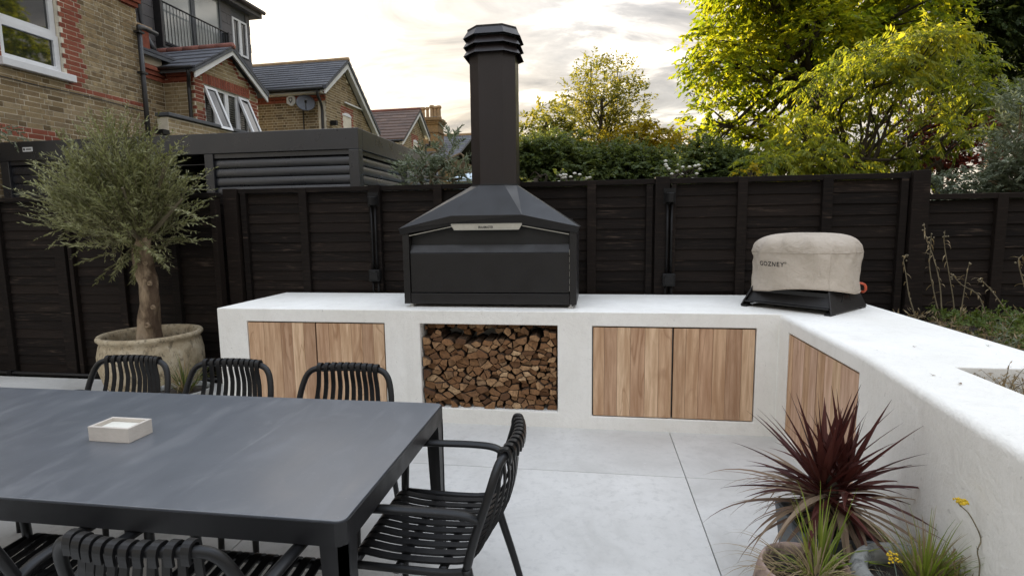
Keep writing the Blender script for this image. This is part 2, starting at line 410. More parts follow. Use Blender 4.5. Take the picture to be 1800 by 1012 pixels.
M['olive_leaf'] = m_leaf('olive_leaf', [(.10, .105, .042), (.195, .20, .090), (.30, .30, .16), (.43, .425, .28)], .25, (1.15, 1.15, .7))
M['silver_leaf'] = m_leaf('silver_leaf', [(.085, .105, .070), (.16, .185, .125), (.30, .325, .25)], .25, (1.1, 1.1, .75))
M['olive_bark'] = m_bark('olive_bark', (.060, .036, .024), (.29, .215, .14), (.45, .36, .26), 8, 1.6)
M['twig'] = m_plain('twig', (.12, .10, .06), .85)
M['bark'] = m_bark('tree_bark', (.025, .02, .014), (.06, .048, .034), (.10, .085, .06), 6)
M['ash_leaf'] = m_leaf('ash_leaf', [(.055, .095, .014), (.125, .18, .020), (.23, .265, .026), (.32, .32, .032)], .62, (2.1, 1.8, .6))
M['sumac_leaf'] = m_leaf('sumac_leaf', [(.045, .072, .022), (.10, .135, .030), (.21, .235, .042), (.32, .31, .055)], .55, (2.3, 2.0, .6), nscale=.7)
M['dark_leaf'] = m_leaf('evergreen_leaf', [(.020, .034, .014), (.040, .062, .024), (.068, .092, .036)], .3)
M['hedge_leaf'] = m_leaf('hedge_leaf', [(.045, .066, .024), (.085, .115, .040), (.145, .17, .058)], .45)
M['fern'] = m_leaf('fern_leaf', [(.05, .075, .018), (.10, .14, .034), (.17, .20, .06)], .35)
M['airy_leaf'] = m_leaf('birch_leaf', [(.10, .12, .03), (.18, .185, .048), (.27, .25, .07)], .5, (1.7, 1.5, .7))
M['gold_leaf'] = m_leaf('golden_leaf', [(.13, .125, .014), (.24, .20, .018), (.32, .26, .03)], .5, (1.7, 1.45, .6))
M['red_leaf'] = m_leaf('maroon_leaf', [(.028, .012, .010), (.085, .022, .018), (.14, .035, .025)], .35, (1.6, .9, .7))
M['cordyline'] = m_leaf('maroon_strap_leaf', [(.028, .010, .009), (.058, .018, .015), (.10, .036, .028)], .15, (1.5, .8, .7), .38)
M['dry_strap'] = m_leaf('dry_strap_leaf', [(.095, .058, .045), (.22, .155, .105), (.35, .265, .18)], .2, (1.2, 1, .8))
M['grass'] = m_leaf('grass_blade', [(.10, .15, .022), (.19, .245, .045), (.30, .30, .085)], .35, (1.4, 1.4, .6))
M['straw'] = m_leaf('dry_grass', [(.19, .135, .075), (.31, .235, .135), (.40, .33, .20)], .3, (1.2, 1.1, .8))
M['greyherb'] = m_leaf('grey_herb', [(.13, .16, .13), (.22, .25, .21)], .2)
M['stalk'] = m_plain('dry_stalk', (.17, .14, .085), .85, var=.3, scale=20)
M['yellow'] = m_plain('yellow_petal', (.62, .42, .02), .7, var=.25, scale=60)
M['whitepetal'] = m_plain('white_petal', (.72, .70, .62), .7)
M['stonepot'] = None
def m_pot(name, a, b, c3, sc=7):
    t = MT(name); n = t.noise(sc, 7, .7, .4); n2 = t.noise(sc*3.5, 5, .65, .2, t.map((1, 1, .6)))
    c = t.ramp(n, [(.28, a), (.5, b), (.72, c3)]); c = t.mix(t.ramp(n2, [(.36, .85), (.48, 0.)]), c, tuple(x*.38 for x in b))
    t.set(Base_Color=c, Roughness=.9, Specular_IOR_Level=.2); t.bump(t.math('ADD', n, n2), .5, .012); return t.mat
M['oldpot'] = m_pot('weathered_clay', (.23, .175, .105), (.42, .345, .235), (.52, .455, .345))
M['terra'] = m_pot('pinkish_clay', (.30, .215, .175), (.37, .27, .225), (.42, .32, .27), 4)
M['stonepot'] = m_pot('grey_stone', (.16, .16, .145), (.25, .25, .235), (.34, .335, .31), 6)
M['zincpot'] = m_pot('blue_grey_fibre', (.12, .13, .14), (.17, .185, .20), (.21, .225, .235), 2.5)
M['cactus'] = m_plain('cactus_skin', (.045, .085, .035), .5, var=.2, scale=12)
M['hose'] = m_plain('orange_hose', (.52, .085, .035), .45)
def m_tabletop():
    t = MT('slate_blue_table_glass'); a = t.noise(1.4, 6, .6, .5); b = t.noise(7, 6, .65, .6, t.map((1, .35, 1), (0, 0, .6))); d = t.noise(90, 3, .5)
    c = t.ramp(a, [(.3, (.082, .091, .106)), (.7, (.098, .108, .125))])
    c = t.mix(t.ramp(b, [(.52, 0.), (.72, .45)]), c, (.17, .175, .185)); sm = t.noise(2.6, 5, .7, 2.5); c = t.mix(t.ramp(sm, [(.55, 0.), (.70, .35)]), c, (.15, .158, .17)); sc = t.noise(6, 4, .6, .3, t.map((1, .03, 1), (0, 0, .9))); c = t.mix(t.ramp(sc, [(.66, 0.), (.70, .35)]), c, (.24, .245, .25)); c = t.mix(t.ramp(d, [(.70, 0.), (.76, .4)]), c, (.28, .28, .27))
    t.set(Base_Color=c, Roughness=t.ramp(b, [(.3, .29), (.7, .42)]), Specular_IOR_Level=.5, IOR=2.0); return t.mat
M['tabletop'] = m_tabletop()
def m_cover():
    t = MT('beige_cover_cloth'); n = t.noise(3, 5, .6, .5); w = t.noise(220, 2, .5)
    c = t.ramp(n, [(.3, (.43, .37, .30)), (.7, (.53, .46, .385))]); t.set(Base_Color=c, Roughness=.8, Specular_IOR_Level=.25)
    t.bump(t.math('ADD', t.math('MULTIPLY', w, .15), t.noise(7, 5, .55, 1.6)), .75, .03); return t.mat
M['cover'] = m_cover()
def m_end():
    t = MT('sawn_log_end'); r = t.rand(); n = t.noise(30, 5, .65, .3); n2 = t.noise(9, 3, .5, 2.0)
    c = t.ramp(r, [(0, (.085, .040, .020)), (.2, (.30, .155, .070)), (.4, (.17, .080, .036)), (.6, (.44, .265, .135)), (.8, (.25, .125, .056)), (.92, (.58, .39, .22)), (1, (.11, .052, .026))])
    c = t.mix(t.ramp(n, [(.35, .6), (.6, 0.)]), c, (.085, .046, .026)); c = t.mix(t.ramp(t.math('FRACT', t.math('MULTIPLY', n2, 7.)), [(.75, 0.), (.95, .45)]), c, (.08, .045, .028))
    t.set(Base_Color=c, Roughness=.85, Specular_IOR_Level=.2); t.bump(n, .6, .006); return t.mat
M['logend'] = m_end(); M['logbark'] = m_bark('log_bark', (.035, .022, .015), (.09, .058, .038), (.17, .115, .075), 14, .6)
# ------------------------------------------------------------------ ground, patio
g = MB().add([(-400, -400, -.22), (400, -400, -.22), (400, 400, -.22), (-400, 400, -.22)], [(0, 1, 2, 3)])
struct('ground', g, M['ground'])
patio = struct('patio', MB().box(-8.0, 1.50, -2.4, 5.02, -.16, -.012), M['grout'])
XJ = [-7.99, -6.61, -4.21, -1.81, .59, 1.49]
YJ = [-2.39, -1.39, -.19, 1.01, 2.21, 3.41, 4.61, 5.01]
for i in range(len(XJ)-1):
    for j in range(len(YJ)-1):
        obj('paving_slab', MB().box(XJ[i]+.0025, XJ[i+1]-.0025, YJ[j]+.0025, YJ[j+1]-.0025, -.012, rnd.uniform(-.0006, .0006)), M['paver'], patio, bevel=.0015, seg=1)
gs = MB().box(2.21, 9.0, -2.0, 5.28, -.20, .70); struct('garden_bed', gs, M['soil'])
def soil_tex(): pass

# ------------------------------------------------------------------ white counter
FY, ZT, WX = 4.17, .935, 1.36
counter = thing('outdoor_counter', 'long white rendered counter with timber doors and a log niche', 'counter', (-.5, 4.7, 0))
xs = [-3.20, -2.925, -1.693, -1.392, -.273, -.005, 1.203, 1.36, 1.40, 1.66, 2.0, 2.2]
ys = [-.9, 0.2, 1.0, 1.6, 2.2, 2.72, 2.955, 3.983, FY, 4.21, 4.64, 5.24]
zs = [-.02, .104, .125, .825, .832, ZT]
def solid(i, j, k):
    x = (xs[i]+xs[i+1])/2; y = (ys[j]+ys[j+1])/2; z = (zs[k]+zs[k+1])/2
    if x < WX and y < FY: return False
    if y < 2.72 and 1.66 < x < 2.0 and z > .60: return False
    if y < 4.21 and .104 < z < .825 and (-2.925 < x < -1.693 or -.005 < x < 1.203): return False
    if y < 4.64 and .125 < z < .825 and -1.392 < x < -.273: return False
    if 1.36 < x < 1.40 and 2.955 < y < 3.983 and .104 < z < .832: return False
    return True
zs = [-.02, .104, .125, .60, .825, .832, ZT]
mb = MB().cells(xs, ys, zs, solid)
def skew(p):
    x, y, z = p
    if x < 1.5 and x > 1.3 and y < 2.95: x -= (2.95-y)*.092
    return (x, y, z)
mb.v = [skew(p) for p in mb.v]
body = obj('rendered_body', mb, M['plaster'], counter)
bm = bmesh.new(); bm.from_mesh(body.data)
lay = bm.edges.layers.float.new('bevel_weight_edge')
for e in bm.edges:
    if len(e.link_faces) == 2 and e.calc_face_angle(0) > .5:
        a, b = e.verts[0].co, e.verts[1].co; e[lay] = .20
        if min(a.z, b.z) > ZT-.001 and max(a.x, b.x) < 1.40 and min(a.x, b.x) > .8 and max(a.y, b.y) < FY+.001 and abs(a.x-b.x) < .2 and abs(a.y-b.y) > .05: e[lay] = 1.0
        if a.x < -3.19 and b.x < -3.19: e[lay] = .3
bm.to_mesh(body.data); bm.free()
bv = body.modifiers.new('bevel', 'BEVEL'); bv.limit_method = 'WEIGHT'; bv.width = .055; bv.segments = 4
body.data.polygons.foreach_set('use_smooth', [True]*len(body.data.polygons))
wn = body.modifiers.new('wn', 'WEIGHTED_NORMAL'); wn.keep_sharp = False
obj('bed_soil', MB().box(1.62, 2.02, -.88, 2.74, .60, .80), M['soil'], counter)

def m_cedar_obj():
    t = MT('cedar_door_plank'); oi = t.N.new('ShaderNodeObjectInfo'); r = oi.outputs['Random']
    v = t.N.new('ShaderNodeCombineXYZ')
    for i, k in enumerate((31., 17., 53.)): t.L.new(t.math('MULTIPLY', r, k), v.inputs[i])
    vec = t.map((1, 1, .075), loc=v.outputs[0]); g = t.noise(34, 6, .62, .2, vec)
    vec2 = t.map((1, 1, .16), loc=v.outputs[0]); w = t.noise(4.2, 3, .5, .8, vec2); f = t.noise(190, 3, .6, 0, vec)
    fig = t.math('FRACT', t.math('MULTIPLY', w, 7.))
    base = oi.outputs['Color']; dk = t.mix(1., base, (.66, .56, .48), 'MULTIPLY'); lt = t.mix(1., base, (1.14, 1.14, 1.15), 'MULTIPLY')
    c = t.mix(t.ramp(g, [(.38, .75), (.60, 0.)]), base, dk)
    c = t.mix(t.ramp(g, [(.55, 0.), (.75, .8)]), c, lt)
    on = t.ramp(t.math('FRACT', t.math('MULTIPLY', r, 9.7)), [(.38, .16), (.5, .75)])
    c = t.mix(t.math('MULTIPLY', t.ramp(fig, [(0, 0.), (.80, .0), (.93, .8), (1, 0.)]), on), c, t.mix(1., base, (.48, .37, .29), 'MULTIPLY'))
    c = t.mix(t.ramp(f, [(.28, .30), (.42, 0.)]), c, dk)
    t.set(Base_Color=c, Roughness=.62, Specular_IOR_Level=.25); t.bump(g, .12, .003); return t.mat
CED = m_cedar_obj()
TONE = {'l': (.67, .475, .31), 'm': (.585, .39, .245), 'd': (.485, .312, .198), 'r': (.53, .34, .215), 'p': (.65, .45, .325)}
def door(axis, plane, a0, a1, z0, z1, cuts, tones, lab):
    """a cupboard door of upright planks; axis 0: lies along X at y=plane, axis 1: along Y at x=plane"""
    mbk = MB()
    if axis == 0: mbk.box(a0, a1, plane+.022, plane+.036, z0, z1)
    else: mbk.box(plane+.022, plane+.036, a0, a1, z0, z1)
    d = obj('door', mbk, M['gap'], counter); d['label'] = lab  # near-black backing: shade of the gaps round the planks put into its colour
    e = [a0+.004] + [a0+(a1-a0)*c for c in cuts] + [a1-.004]
    for i, tn in enumerate(tones):
        b0, b1 = e[i]+.0009, e[i+1]-.0009; w = rnd.uniform(-.0016, .0016)
        q = MB()
        if axis == 0: q.box(b0, b1, plane+.004+w, plane+.0215, z0+.005, z1-.006)
        else: q.box(plane+.004+w, plane+.0215, b0, b1, z0+.005, z1-.006)
        p = obj('plank', q, CED, d, bevel=.0008, seg=1)
        k = rnd.uniform(.95, 1.05); p.color = tuple(x*k for x in TONE[tn]) + (1,)
door(0, FY, -2.921, -2.304, .108, .821, (.24, .49, .66, .83), 'mmdld', 'cedar door beside the counter end')
door(0, FY, -2.300, -1.697, .108, .821, (.19, .36, .52, .68, .84), 'rmlmdl', 'cedar door beside the log niche')
door(0, FY, -.001, .601, .108, .821, (.15, .31, .48, .66, .83), 'mdlrlm', 'cedar door with pale and dark planks')
door(0, FY, .605, 1.199, .108, .821, (.16, .32, .49, .65, .84), 'mmrmdl', 'cedar door with wavy figured planks')
door(1, WX, 3.487, 3.979, .108, .828, (.22, .42, .62, .82), 'pmppm', 'cedar door on the side run next to the corner')
door(1, WX, 2.959, 3.483, .108, .828, (.2, .4, .6, .8), 'pplpm', 'cedar door on the side run away from the corner')

# ------------------------------------------------------------------ firewood
def clip(poly, nx, nz, c):
    out = []
    for i in range(len(poly)):
        p, q = poly[i], poly[(i+1) % len(poly)]; a = p[0]*nx+p[1]*nz-c; b = q[0]*nx+q[1]*nz-c
        if a <= 0: out.append(p)
        if a*b < 0: t = a/(a-b); out.append((p[0]+(q[0]-p[0])*t, p[1]+(q[1]-p[1])*t))
    return out
def voronoi(pts, x0, x1, z0, z1):
    cells = []
    for i, p in enumerate(pts):
        poly = [(x0, z0), (x1, z0), (x1, z1), (x0, z1)]
        for j, q in enumerate(pts):
            if i == j or abs(q[0]-p[0]) > .26 or abs(q[1]-p[1]) > .24: continue
            nx, nz = q[0]-p[0], q[1]-p[1]
            poly = clip(poly, nx, nz, (q[0]**2+q[1]**2-p[0]**2-p[1]**2)/2)
            if len(poly) < 3: break
        cells.append(poly)
    return cells
def firewood():
    x0, x1, z0, z1 = -1.382, -.283, .127, .815
    r = random.Random(5); pts = []
    tries = 0
    while len(pts) < 246 and tries < 60000:
        tries += 1; p = (r.uniform(x0*.70, x1*.70), r.uniform(z0, z1)); dmin = r.choice((.019, .027, .038, .054))
        if all((p[0]-q[0])**2+(p[1]-q[1])**2 > dmin**2 for q in pts): pts.append(p)
    cells = [[(a/.70, b) for a, b in c] for c in voronoi(pts, x0*.70, x1*.70, z0, z1)]
    for p, c in zip(pts, cells):
        if len(c) < 3: continue
        cx = sum(a[0] for a in c)/len(c); cz = sum(a[1] for a in c)/len(c)
        top = cz > .715 - .03*math.sin(cx*5)
        if top and r.random() < .26: continue
        # wedge: keep one corner sharp, round the side opposite to it
        sub = []
        for i in range(len(c)):
            a, b = c[i], c[(i+1) % len(c)]
            k = 1 if math.hypot(b[0]-a[0], b[1]-a[1]) < .02 else 3
            for t in range(k): sub.append((a[0]+(b[0]-a[0])*t/k, a[1]+(b[1]-a[1])*t/k))
        if r.random() < .6:
            v = r.choice(c); far = max(math.hypot(s[0]-v[0], s[1]-v[1]) for s in sub); rho = far*r.uniform(.74, .9)
            sub2 = []
            for s in sub:
                d = math.hypot(s[0]-v[0], s[1]-v[1])
                sub2.append(s if d <= rho else (v[0]+(s[0]-v[0])*rho/d, v[1]+(s[1]-v[1])*rho/d))
            sub = sub2
        jit = .0022; poly = []
        for s in sub:
            d = math.hypot(s[0]-cx, s[1]-cz) or 1; k = max(.5, 1-.0035/d)
            poly.append((cx+(s[0]-cx)*k+r.uniform(-jit, jit), cz+(s[1]-cz)*k+r.uniform(-jit, jit)))
        f = 4.186+r.uniform(0, .055)**1.0 + (r.uniform(.02, .13) if top else 0)
        L = min(4.632-f, r.uniform(.27, .34)); dx = r.uniform(-.006, .006); 
        mbk = MB().prism([(q[0], f+r.uniform(-.003, .003), q[1]) for q in poly], (dx, L, 0), 0, 1)
        o = obj('firewood_log', mbk, [M['logend'], M['logbark']])
        tag(o, 'split brown firewood log stacked in the counter niche', 'log', 'firewood logs in the niche')
firewood()
# ------------------------------------------------------------------ fences
def fence(name, label, y, segs, ztop, zbot, uprights, cap, board_h=.102, lean=0):
    """segs: (x0,x1) panels of horizontal lapped boards; uprights: (x, width, thickness, extra height)"""
    root = thing(name, label, 'fence', ((segs[0][0]+segs[-1][1])/2, y, zbot))
    for (a, b) in segs:
        z = zbot; n = max(1, int(round((ztop-.055-zbot)/board_h))); h = (ztop-.055-zbot)/n
        for i in range(n):
            z0 = zbot+i*h; w = rnd.uniform(-.003, .003); t = rnd.uniform(-.0015, .0015)
            # feather-edge: the lower edge stands proud of the board below
            p = MB().hexa([(a, y-.018+t, z0-.008+w), (b, y-.018+t, z0-.008-w), (b, y, z0-.008-w), (a, y, z0-.008+w),
                           (a, y-.006+t, z0+h-.001+w), (b, y-.006+t, z0+h-.001-w), (b, y, z0+h-.001-w), (a, y, z0+h-.001+w)])
            obj('board', p, M['fence'], root)
    for (x, w, t, eh) in uprights:
        obj('upright', MB().box(x-w/2, x+w/2, y-.024-t, y+.03, zbot-.02, ztop+eh), M['fence'], root, bevel=.003, seg=1)
    for (a, b) in cap:
        obj('cap_rail', MB().box(a, b, y-.052, y+.034, ztop-.052, ztop-.004), M['fence'], root, bevel=.003, seg=1)
    return root
P = [-3.80, -2.99, -2.20, -1.54, -.76, -.017, .64, 1.36, 2.09, 2.79]
fence('timber_fence', 'tall black timber fence running behind the white counter', 5.36,
      [(-4.35, -3.83)]+[(P[i]+.02, P[i+1]-.02) for i in range(len(P)-1)], 2.025, -.15,
      [(-3.80, .15, .06, .0), (-3.665, .06, .035, -.04), (-2.99, .085, .035, -.006), (-2.20, .12, .055, .004), (-1.54, .085, .035, -.006), (-.76, .12, .055, .004), (-.017, .085, .035, -.006),
       (.525, .06, .035, -.06), (.64, .13, .055, .012), (.745, .045, .03, -.06), (1.36, .085, .035, -.006), (2.09, .085, .035, -.006), (2.72, .06, .035, -.05), (2.84, .14, .06, .012)],
      [(-3.72, 2.77)])
PL = [-8.2, -7.62, -6.80, -6.02, -5.22, -4.42, -3.86]
PLn = [-7.62, -6.60, -5.78, -5.08, -4.42, -3.875]
fence('timber_fence', 'black timber fence behind the potted olive, with a pipe along its foot', 5.22,
      [(PLn[i]+.02, PLn[i+1]-.02) for i in range(len(PLn)-1)], 1.985, -.10,
      [(-7.62, .12, .05, 0), (-6.60, .085, .035, -.006), (-5.80, .13, .05, .004), (-5.68, .05, .04, -.03), (-5.08, .085, .035, -.006), (-4.42, .085, .035, -.006), (-3.92, .06, .03, -.02)],
      [(-7.62, -3.875)])
PR = [2.93, 3.53, 4.30, 5.05, 5.8]
fence('timber_fence', 'lower black timber fence behind the dry stalks in the raised bed', 5.40,
      [(PR[i]+.02, PR[i+1]-.02) for i in range(len(PR)-1)], 1.835, .2,
      [(3.53, .085, .035, -.006), (4.30, .085, .035, -.006), (5.05, .085, .035, -.006), (5.8, .12, .05, 0)], [(2.915, 5.8)])
pp = MB(); pp.tube([(-7.6, 5.135, .000), (-5.4, 5.135, -.004), (-3.95, 5.135, -.002)], .021, 8)
pipe = obj('waste_pipe', pp, M['pipe'], smooth=True); tag(pipe, 'black pipe running along the foot of the fence behind the olive pot', 'pipe')
for x in (-6.6, -5.45, -4.6): obj('bracket', MB().box(x-.03, x+.03, 5.108, 5.166, -.05, .030), M['box'], pipe)

# lamps with sockets and conduit on the fence
def fence_lamp(x, lab1, lab2, zl, zs_):
    l = thing('fence_lamp', 'black half-round fence lamp '+lab1, 'lamp', (x, 5.25, zl))
    mb = MB(); n = 10
    arc = [(.048*math.cos(math.pi*i/n), .034*math.sin(math.pi*i/n)) for i in range(n+1)]
    mb.prism([(x+a, 5.275-b*2.4, zl-.062) for a, b in arc], (0, 0, .085)); obj('housing', mb, M['box'], l, bevel=.003, seg=1)
    mb = MB(); mb.prism([(x+a*1.02, 5.276, zl+.024+b*1.0) for a, b in arc], (0, -.030, 0)); obj('hood', mb, M['box'], l)
    obj('back_plate', MB().box(x-.055, x+.055, 5.272, 5.281, zl-.075, zl+.07), M['box'], l)
    s = thing('socket_box', 'black weatherproof socket box '+lab2, 'socket', (x, 5.25, zs_))
    obj('box', MB().box(x-.058, x+.058, 5.215, 5.280, zs_-.06, zs_+.06), M['box'], s, bevel=.008)
    obj('cover_flap', MB().prism([(x-.045, 5.212, zs_-.045), (x+.045, 5.212, zs_-.045), (x+.045, 5.212, zs_+.02), (x+.02, 5.212, zs_+.048), (x-.02, 5.212, zs_+.048), (x-.045, 5.212, zs_+.02)], (0, -.012, 0)), M['box'], s, bevel=.004, seg=1)
    for dx in (-.028, .028):
        obj('conduit', MB().tube([(x+dx*.7, 5.262, zl-.07), (x+dx*.7, 5.262, zs_+.055)], .011, 8), M['box'], s, smooth=True)
        obj('conduit', MB().tube([(x+dx, 5.258, zs_-.055), (x+dx, 5.258, .90)], .011, 8), M['box'], s, smooth=True)
fence_lamp(-2.205, 'between the oven and the olive tree', 'between the oven and the olive tree', 1.885, 1.115)
fence_lamp(.705, 'between the flue oven and the covered oven', 'between the flue oven and the covered oven', 1.86, 1.075)
# ------------------------------------------------------------------ flue barbecue
def flue_oven():
    t = thing('barbecue_oven', 'large black steel barbecue with angular hood and tall flue on the counter', 'barbecue', (-.85, 4.65, ZT))
    x0, x1, y0, y1 = -1.572, -.130, 4.335, 5.02; zb = ZT+.028; ze = 1.545
    o, e = M['oven'], M['oven_trim']
    # side cheeks, back and floor of the fire box
    obj('side_panel', MB().box(x0, x0+.055, y0, y1, zb, ze+.02), o, t, bevel=.003)
    obj('side_panel', MB().box(x1-.055, x1, y0, y1, zb, ze+.02), o, t, bevel=.003)
    obj('back_panel', MB().box(x0+.055, x1-.055, y1-.02, y1, zb, 1.66), o, t)
    obj('base_drawer', MB().box(x0+.057, x1-.057, y0+.006, y1-.022, zb, 1.052), o, t, bevel=.003)
    d = obj('door', MB().box(x0+.060, x1-.060, y0+.012, y0+.05, 1.060, 1.385), o, t, bevel=.003)
    obj('door_lip', MB().hexa([(x0+.060, y0+.012, 1.389), (x1-.060, y0+.012, 1.389), (x1-.060, y0+.055, 1.389), (x0+.060, y0+.055, 1.389),
                               (x0+.060, y0+.05, 1.452), (x1-.060, y0+.05, 1.452), (x1-.060, y0+.075, 1.452), (x0+.060, y0+.075, 1.452)]), o, d)
    # upper front, follows the hood's broken edge
    xa, xb, zm, zc = -1.142, -.566, 1.618, 1.545
    obj('front_panel', MB().prism([(x0+.057, y0+.078, 1.440), (x1-.057, y0+.078, 1.440), (x1-.057, y0+.078, zc), (xb, y0+.078, zm), (xa, y0+.078, zm), (x0+.057, y0+.078, zc)], (0, .02, 0)), e, t)
    # hood: fascia band and the sloping planes up to the flue
    fz = .072; lo = [(x0-.012, zc-.004), (xa, zm-.004), (xb, zm-.004), (x1+.012, zc-.004)]
    hi = [(x0-.022, zc+.045), (xa-.004, zm+fz), (xb+.004, zm+fz), (x1+.022, zc+.045)]
    fa = MB()
    for i in range(3):
        (ax, az), (bx, bz), (cx, cz), (dx, dz) = lo[i], lo[i+1], hi[i+1], hi[i]
        fa.hexa([(ax, y0-.012, az), (bx, y0-.012, bz), (bx, y0+.02, bz), (ax, y0+.02, az), (dx, y0-.022, dz), (cx, y0-.022, cz), (cx, y0+.02, cz), (dx, y0+.02, dz)])
    obj('hood_fascia', fa, o, t)
    obj('trim_strip', MB().hexa([(x0+.06, y0-.002, zc-.016), (xa+.002, y0-.002, zm-.016), (xa+.002, y0+.02, zm-.016), (x0+.06, y0+.02, zc-.016), (x0+.06, y0-.002, zc-.011), (xa+.002, y0-.002, zm-.011), (xa+.002, y0+.02, zm-.011), (x0+.06, y0+.02, zc-.011)]), M['steel'], t)
    obj('trim_strip', MB().hexa([(xb-.002, y0-.002, zm-.016), (x1-.06, y0-.002, zc-.016), (x1-.06, y0+.02, zc-.016), (xb-.002, y0+.02, zm-.016), (xb-.002, y0-.002, zm-.011), (x1-.06, y0-.002, zc-.011), (x1-.06, y0+.02, zc-.011), (xb-.002, y0+.02, zm-.011)]), M['steel'], t)
    cx, cy, hw, ch = -.832, 4.685, .192, .094; zt = 1.945
    q = [(cx-hw+ch, cy-hw), (cx+hw-ch, cy-hw), (cx+hw, cy-hw+ch), (cx+hw, cy+hw-ch), (cx+hw-ch, cy+hw), (cx-hw+ch, cy+hw), (cx-hw, cy+hw-ch), (cx-hw, cy-hw+ch)]
    top = [(a, b, zt) for a, b in q]
    F = [(h[0], y0-.022, h[1]) for h in hi]; B = [(h[0], y1+.012, h[1]) for h in hi]
    hd = MB(); V = F+B+top     # F 0-3, B 4-7, top 8-15
    hd.add(V, [(1, 2, 9, 8), (0, 1, 8, 15), (2, 3, 10, 9), (3, 7, 11, 10), (7, 6, 12, 11), (6, 5, 13, 12), (5, 4, 14, 13), (4, 0, 15, 14), (8, 9, 10, 11, 12, 13, 14, 15), (4, 5, 6, 7, 3, 2, 1, 0)])
    hood = obj('hood', hd, o, t, bevel=.002, seg=1)
    fl = MB(); ztop = 3.02
    fl.prism([(a, b, zt-.01) for a, b in q], (0, 0, ztop-zt)); flue = obj('flue', fl, M['flue'], t, bevel=.003)
    obj('flange', MB().prism([(cx+(a-cx)*1.03, cy+(b-cy)*1.03, zt-.004) for a, b in q], (0, 0, .012)), e, flue)
    # cowl: three flared eight-sided collars under a cap
    def ring(z0, s0, z1, s1, name, open_=True):
        a = [(cx+(p-cx)*s0, cy+(r-cy)*s0, z0) for p, r in q]; b = [(cx+(p-cx)*s1, cy+(r-cy)*s1, z1) for p, r in q]
        ai = [(cx+(p-cx)*(s0-.03), cy+(r-cy)*(s0-.03), z0) for p, r in q]; bi = [(cx+(p-cx)*(s1-.03), cy+(r-cy)*(s1-.03), z1) for p, r in q]
        mb = MB(); f = []
        for i in range(8):
            j = (i+1) % 8; f += [(i, j, 8+j, 8+i), (16+j, 16+i, 24+i, 24+j), (j, i, 16+i, 16+j), (8+i, 8+j, 24+j, 24+i)]
        mb.add(a+b+ai+bi, f); return obj(name, mb, M['flue'], t)
    z = 2.995
    for k in range(3):
        ring(z, 1.24, z+.064, 1.04, 'cowl_collar'); z += .070
    obj('cowl_cap', MB().prism([(cx+(p-cx)*1.06, cy+(r-cy)*1.06, z-.007) for p, r in q], (0, 0, .012)), o, t)
    for a, b in q[::2]: obj('cowl_post', MB().tube([(cx+(a-cx)*.98, cy+(b-cy)*.98, 2.99), (cx+(a-cx)*.98, cy+(b-cy)*.98, z)], .012, 6), o, t)
    # steel handle plate with its lettering
    hz = 1.573
    h = obj('handle_plate', MB().prism([(xa+.022, y0-.03, hz), (xb-.022, y0-.03, hz), (xb+.004, y0-.03, hz+.043), (xa-.004, y0-.03, hz+.043)], (0, .012, 0)), M['steel'], t, bevel=.0015, seg=1)
    obj('handle_lip', MB().box(xa-.002, xb+.002, y0-.0315, y0-.011, hz+.0435, hz+.051), M['steel'], h)
    vs, fs = text_mesh('BRAAIMASTER', .027, 0, 1.0, .0008)
    w = max(v[0] for v in vs)-min(v[0] for v in vs); k = .122/w
    mb = MB().add([((xa+xb)/2-.004+v[0]*k, y0-.0312, hz+.021+v[1]*1.02) for v in vs], fs)
    obj('lettering', mb, M['ink'], h)
    for (fx, fy) in ((x0+.05, y0+.05), (x1-.05, y0+.05), (x0+.05, y1-.05), (x1-.05, y1-.05)):
        obj('foot', MB().lathe([(.024, 0), (.024, .012), (.010, .014), (.010, .03)], (fx, fy, ZT), 12, cap0=True), M['steel'], t)
    for i in range(6):
        zz = 1.075+i*.058
        obj('hinge_slot', MB().box(x1-.0585, x1-.0565, y0+.002, y0+.012, zz, zz+.045), M['steel'], t)
flue_oven()

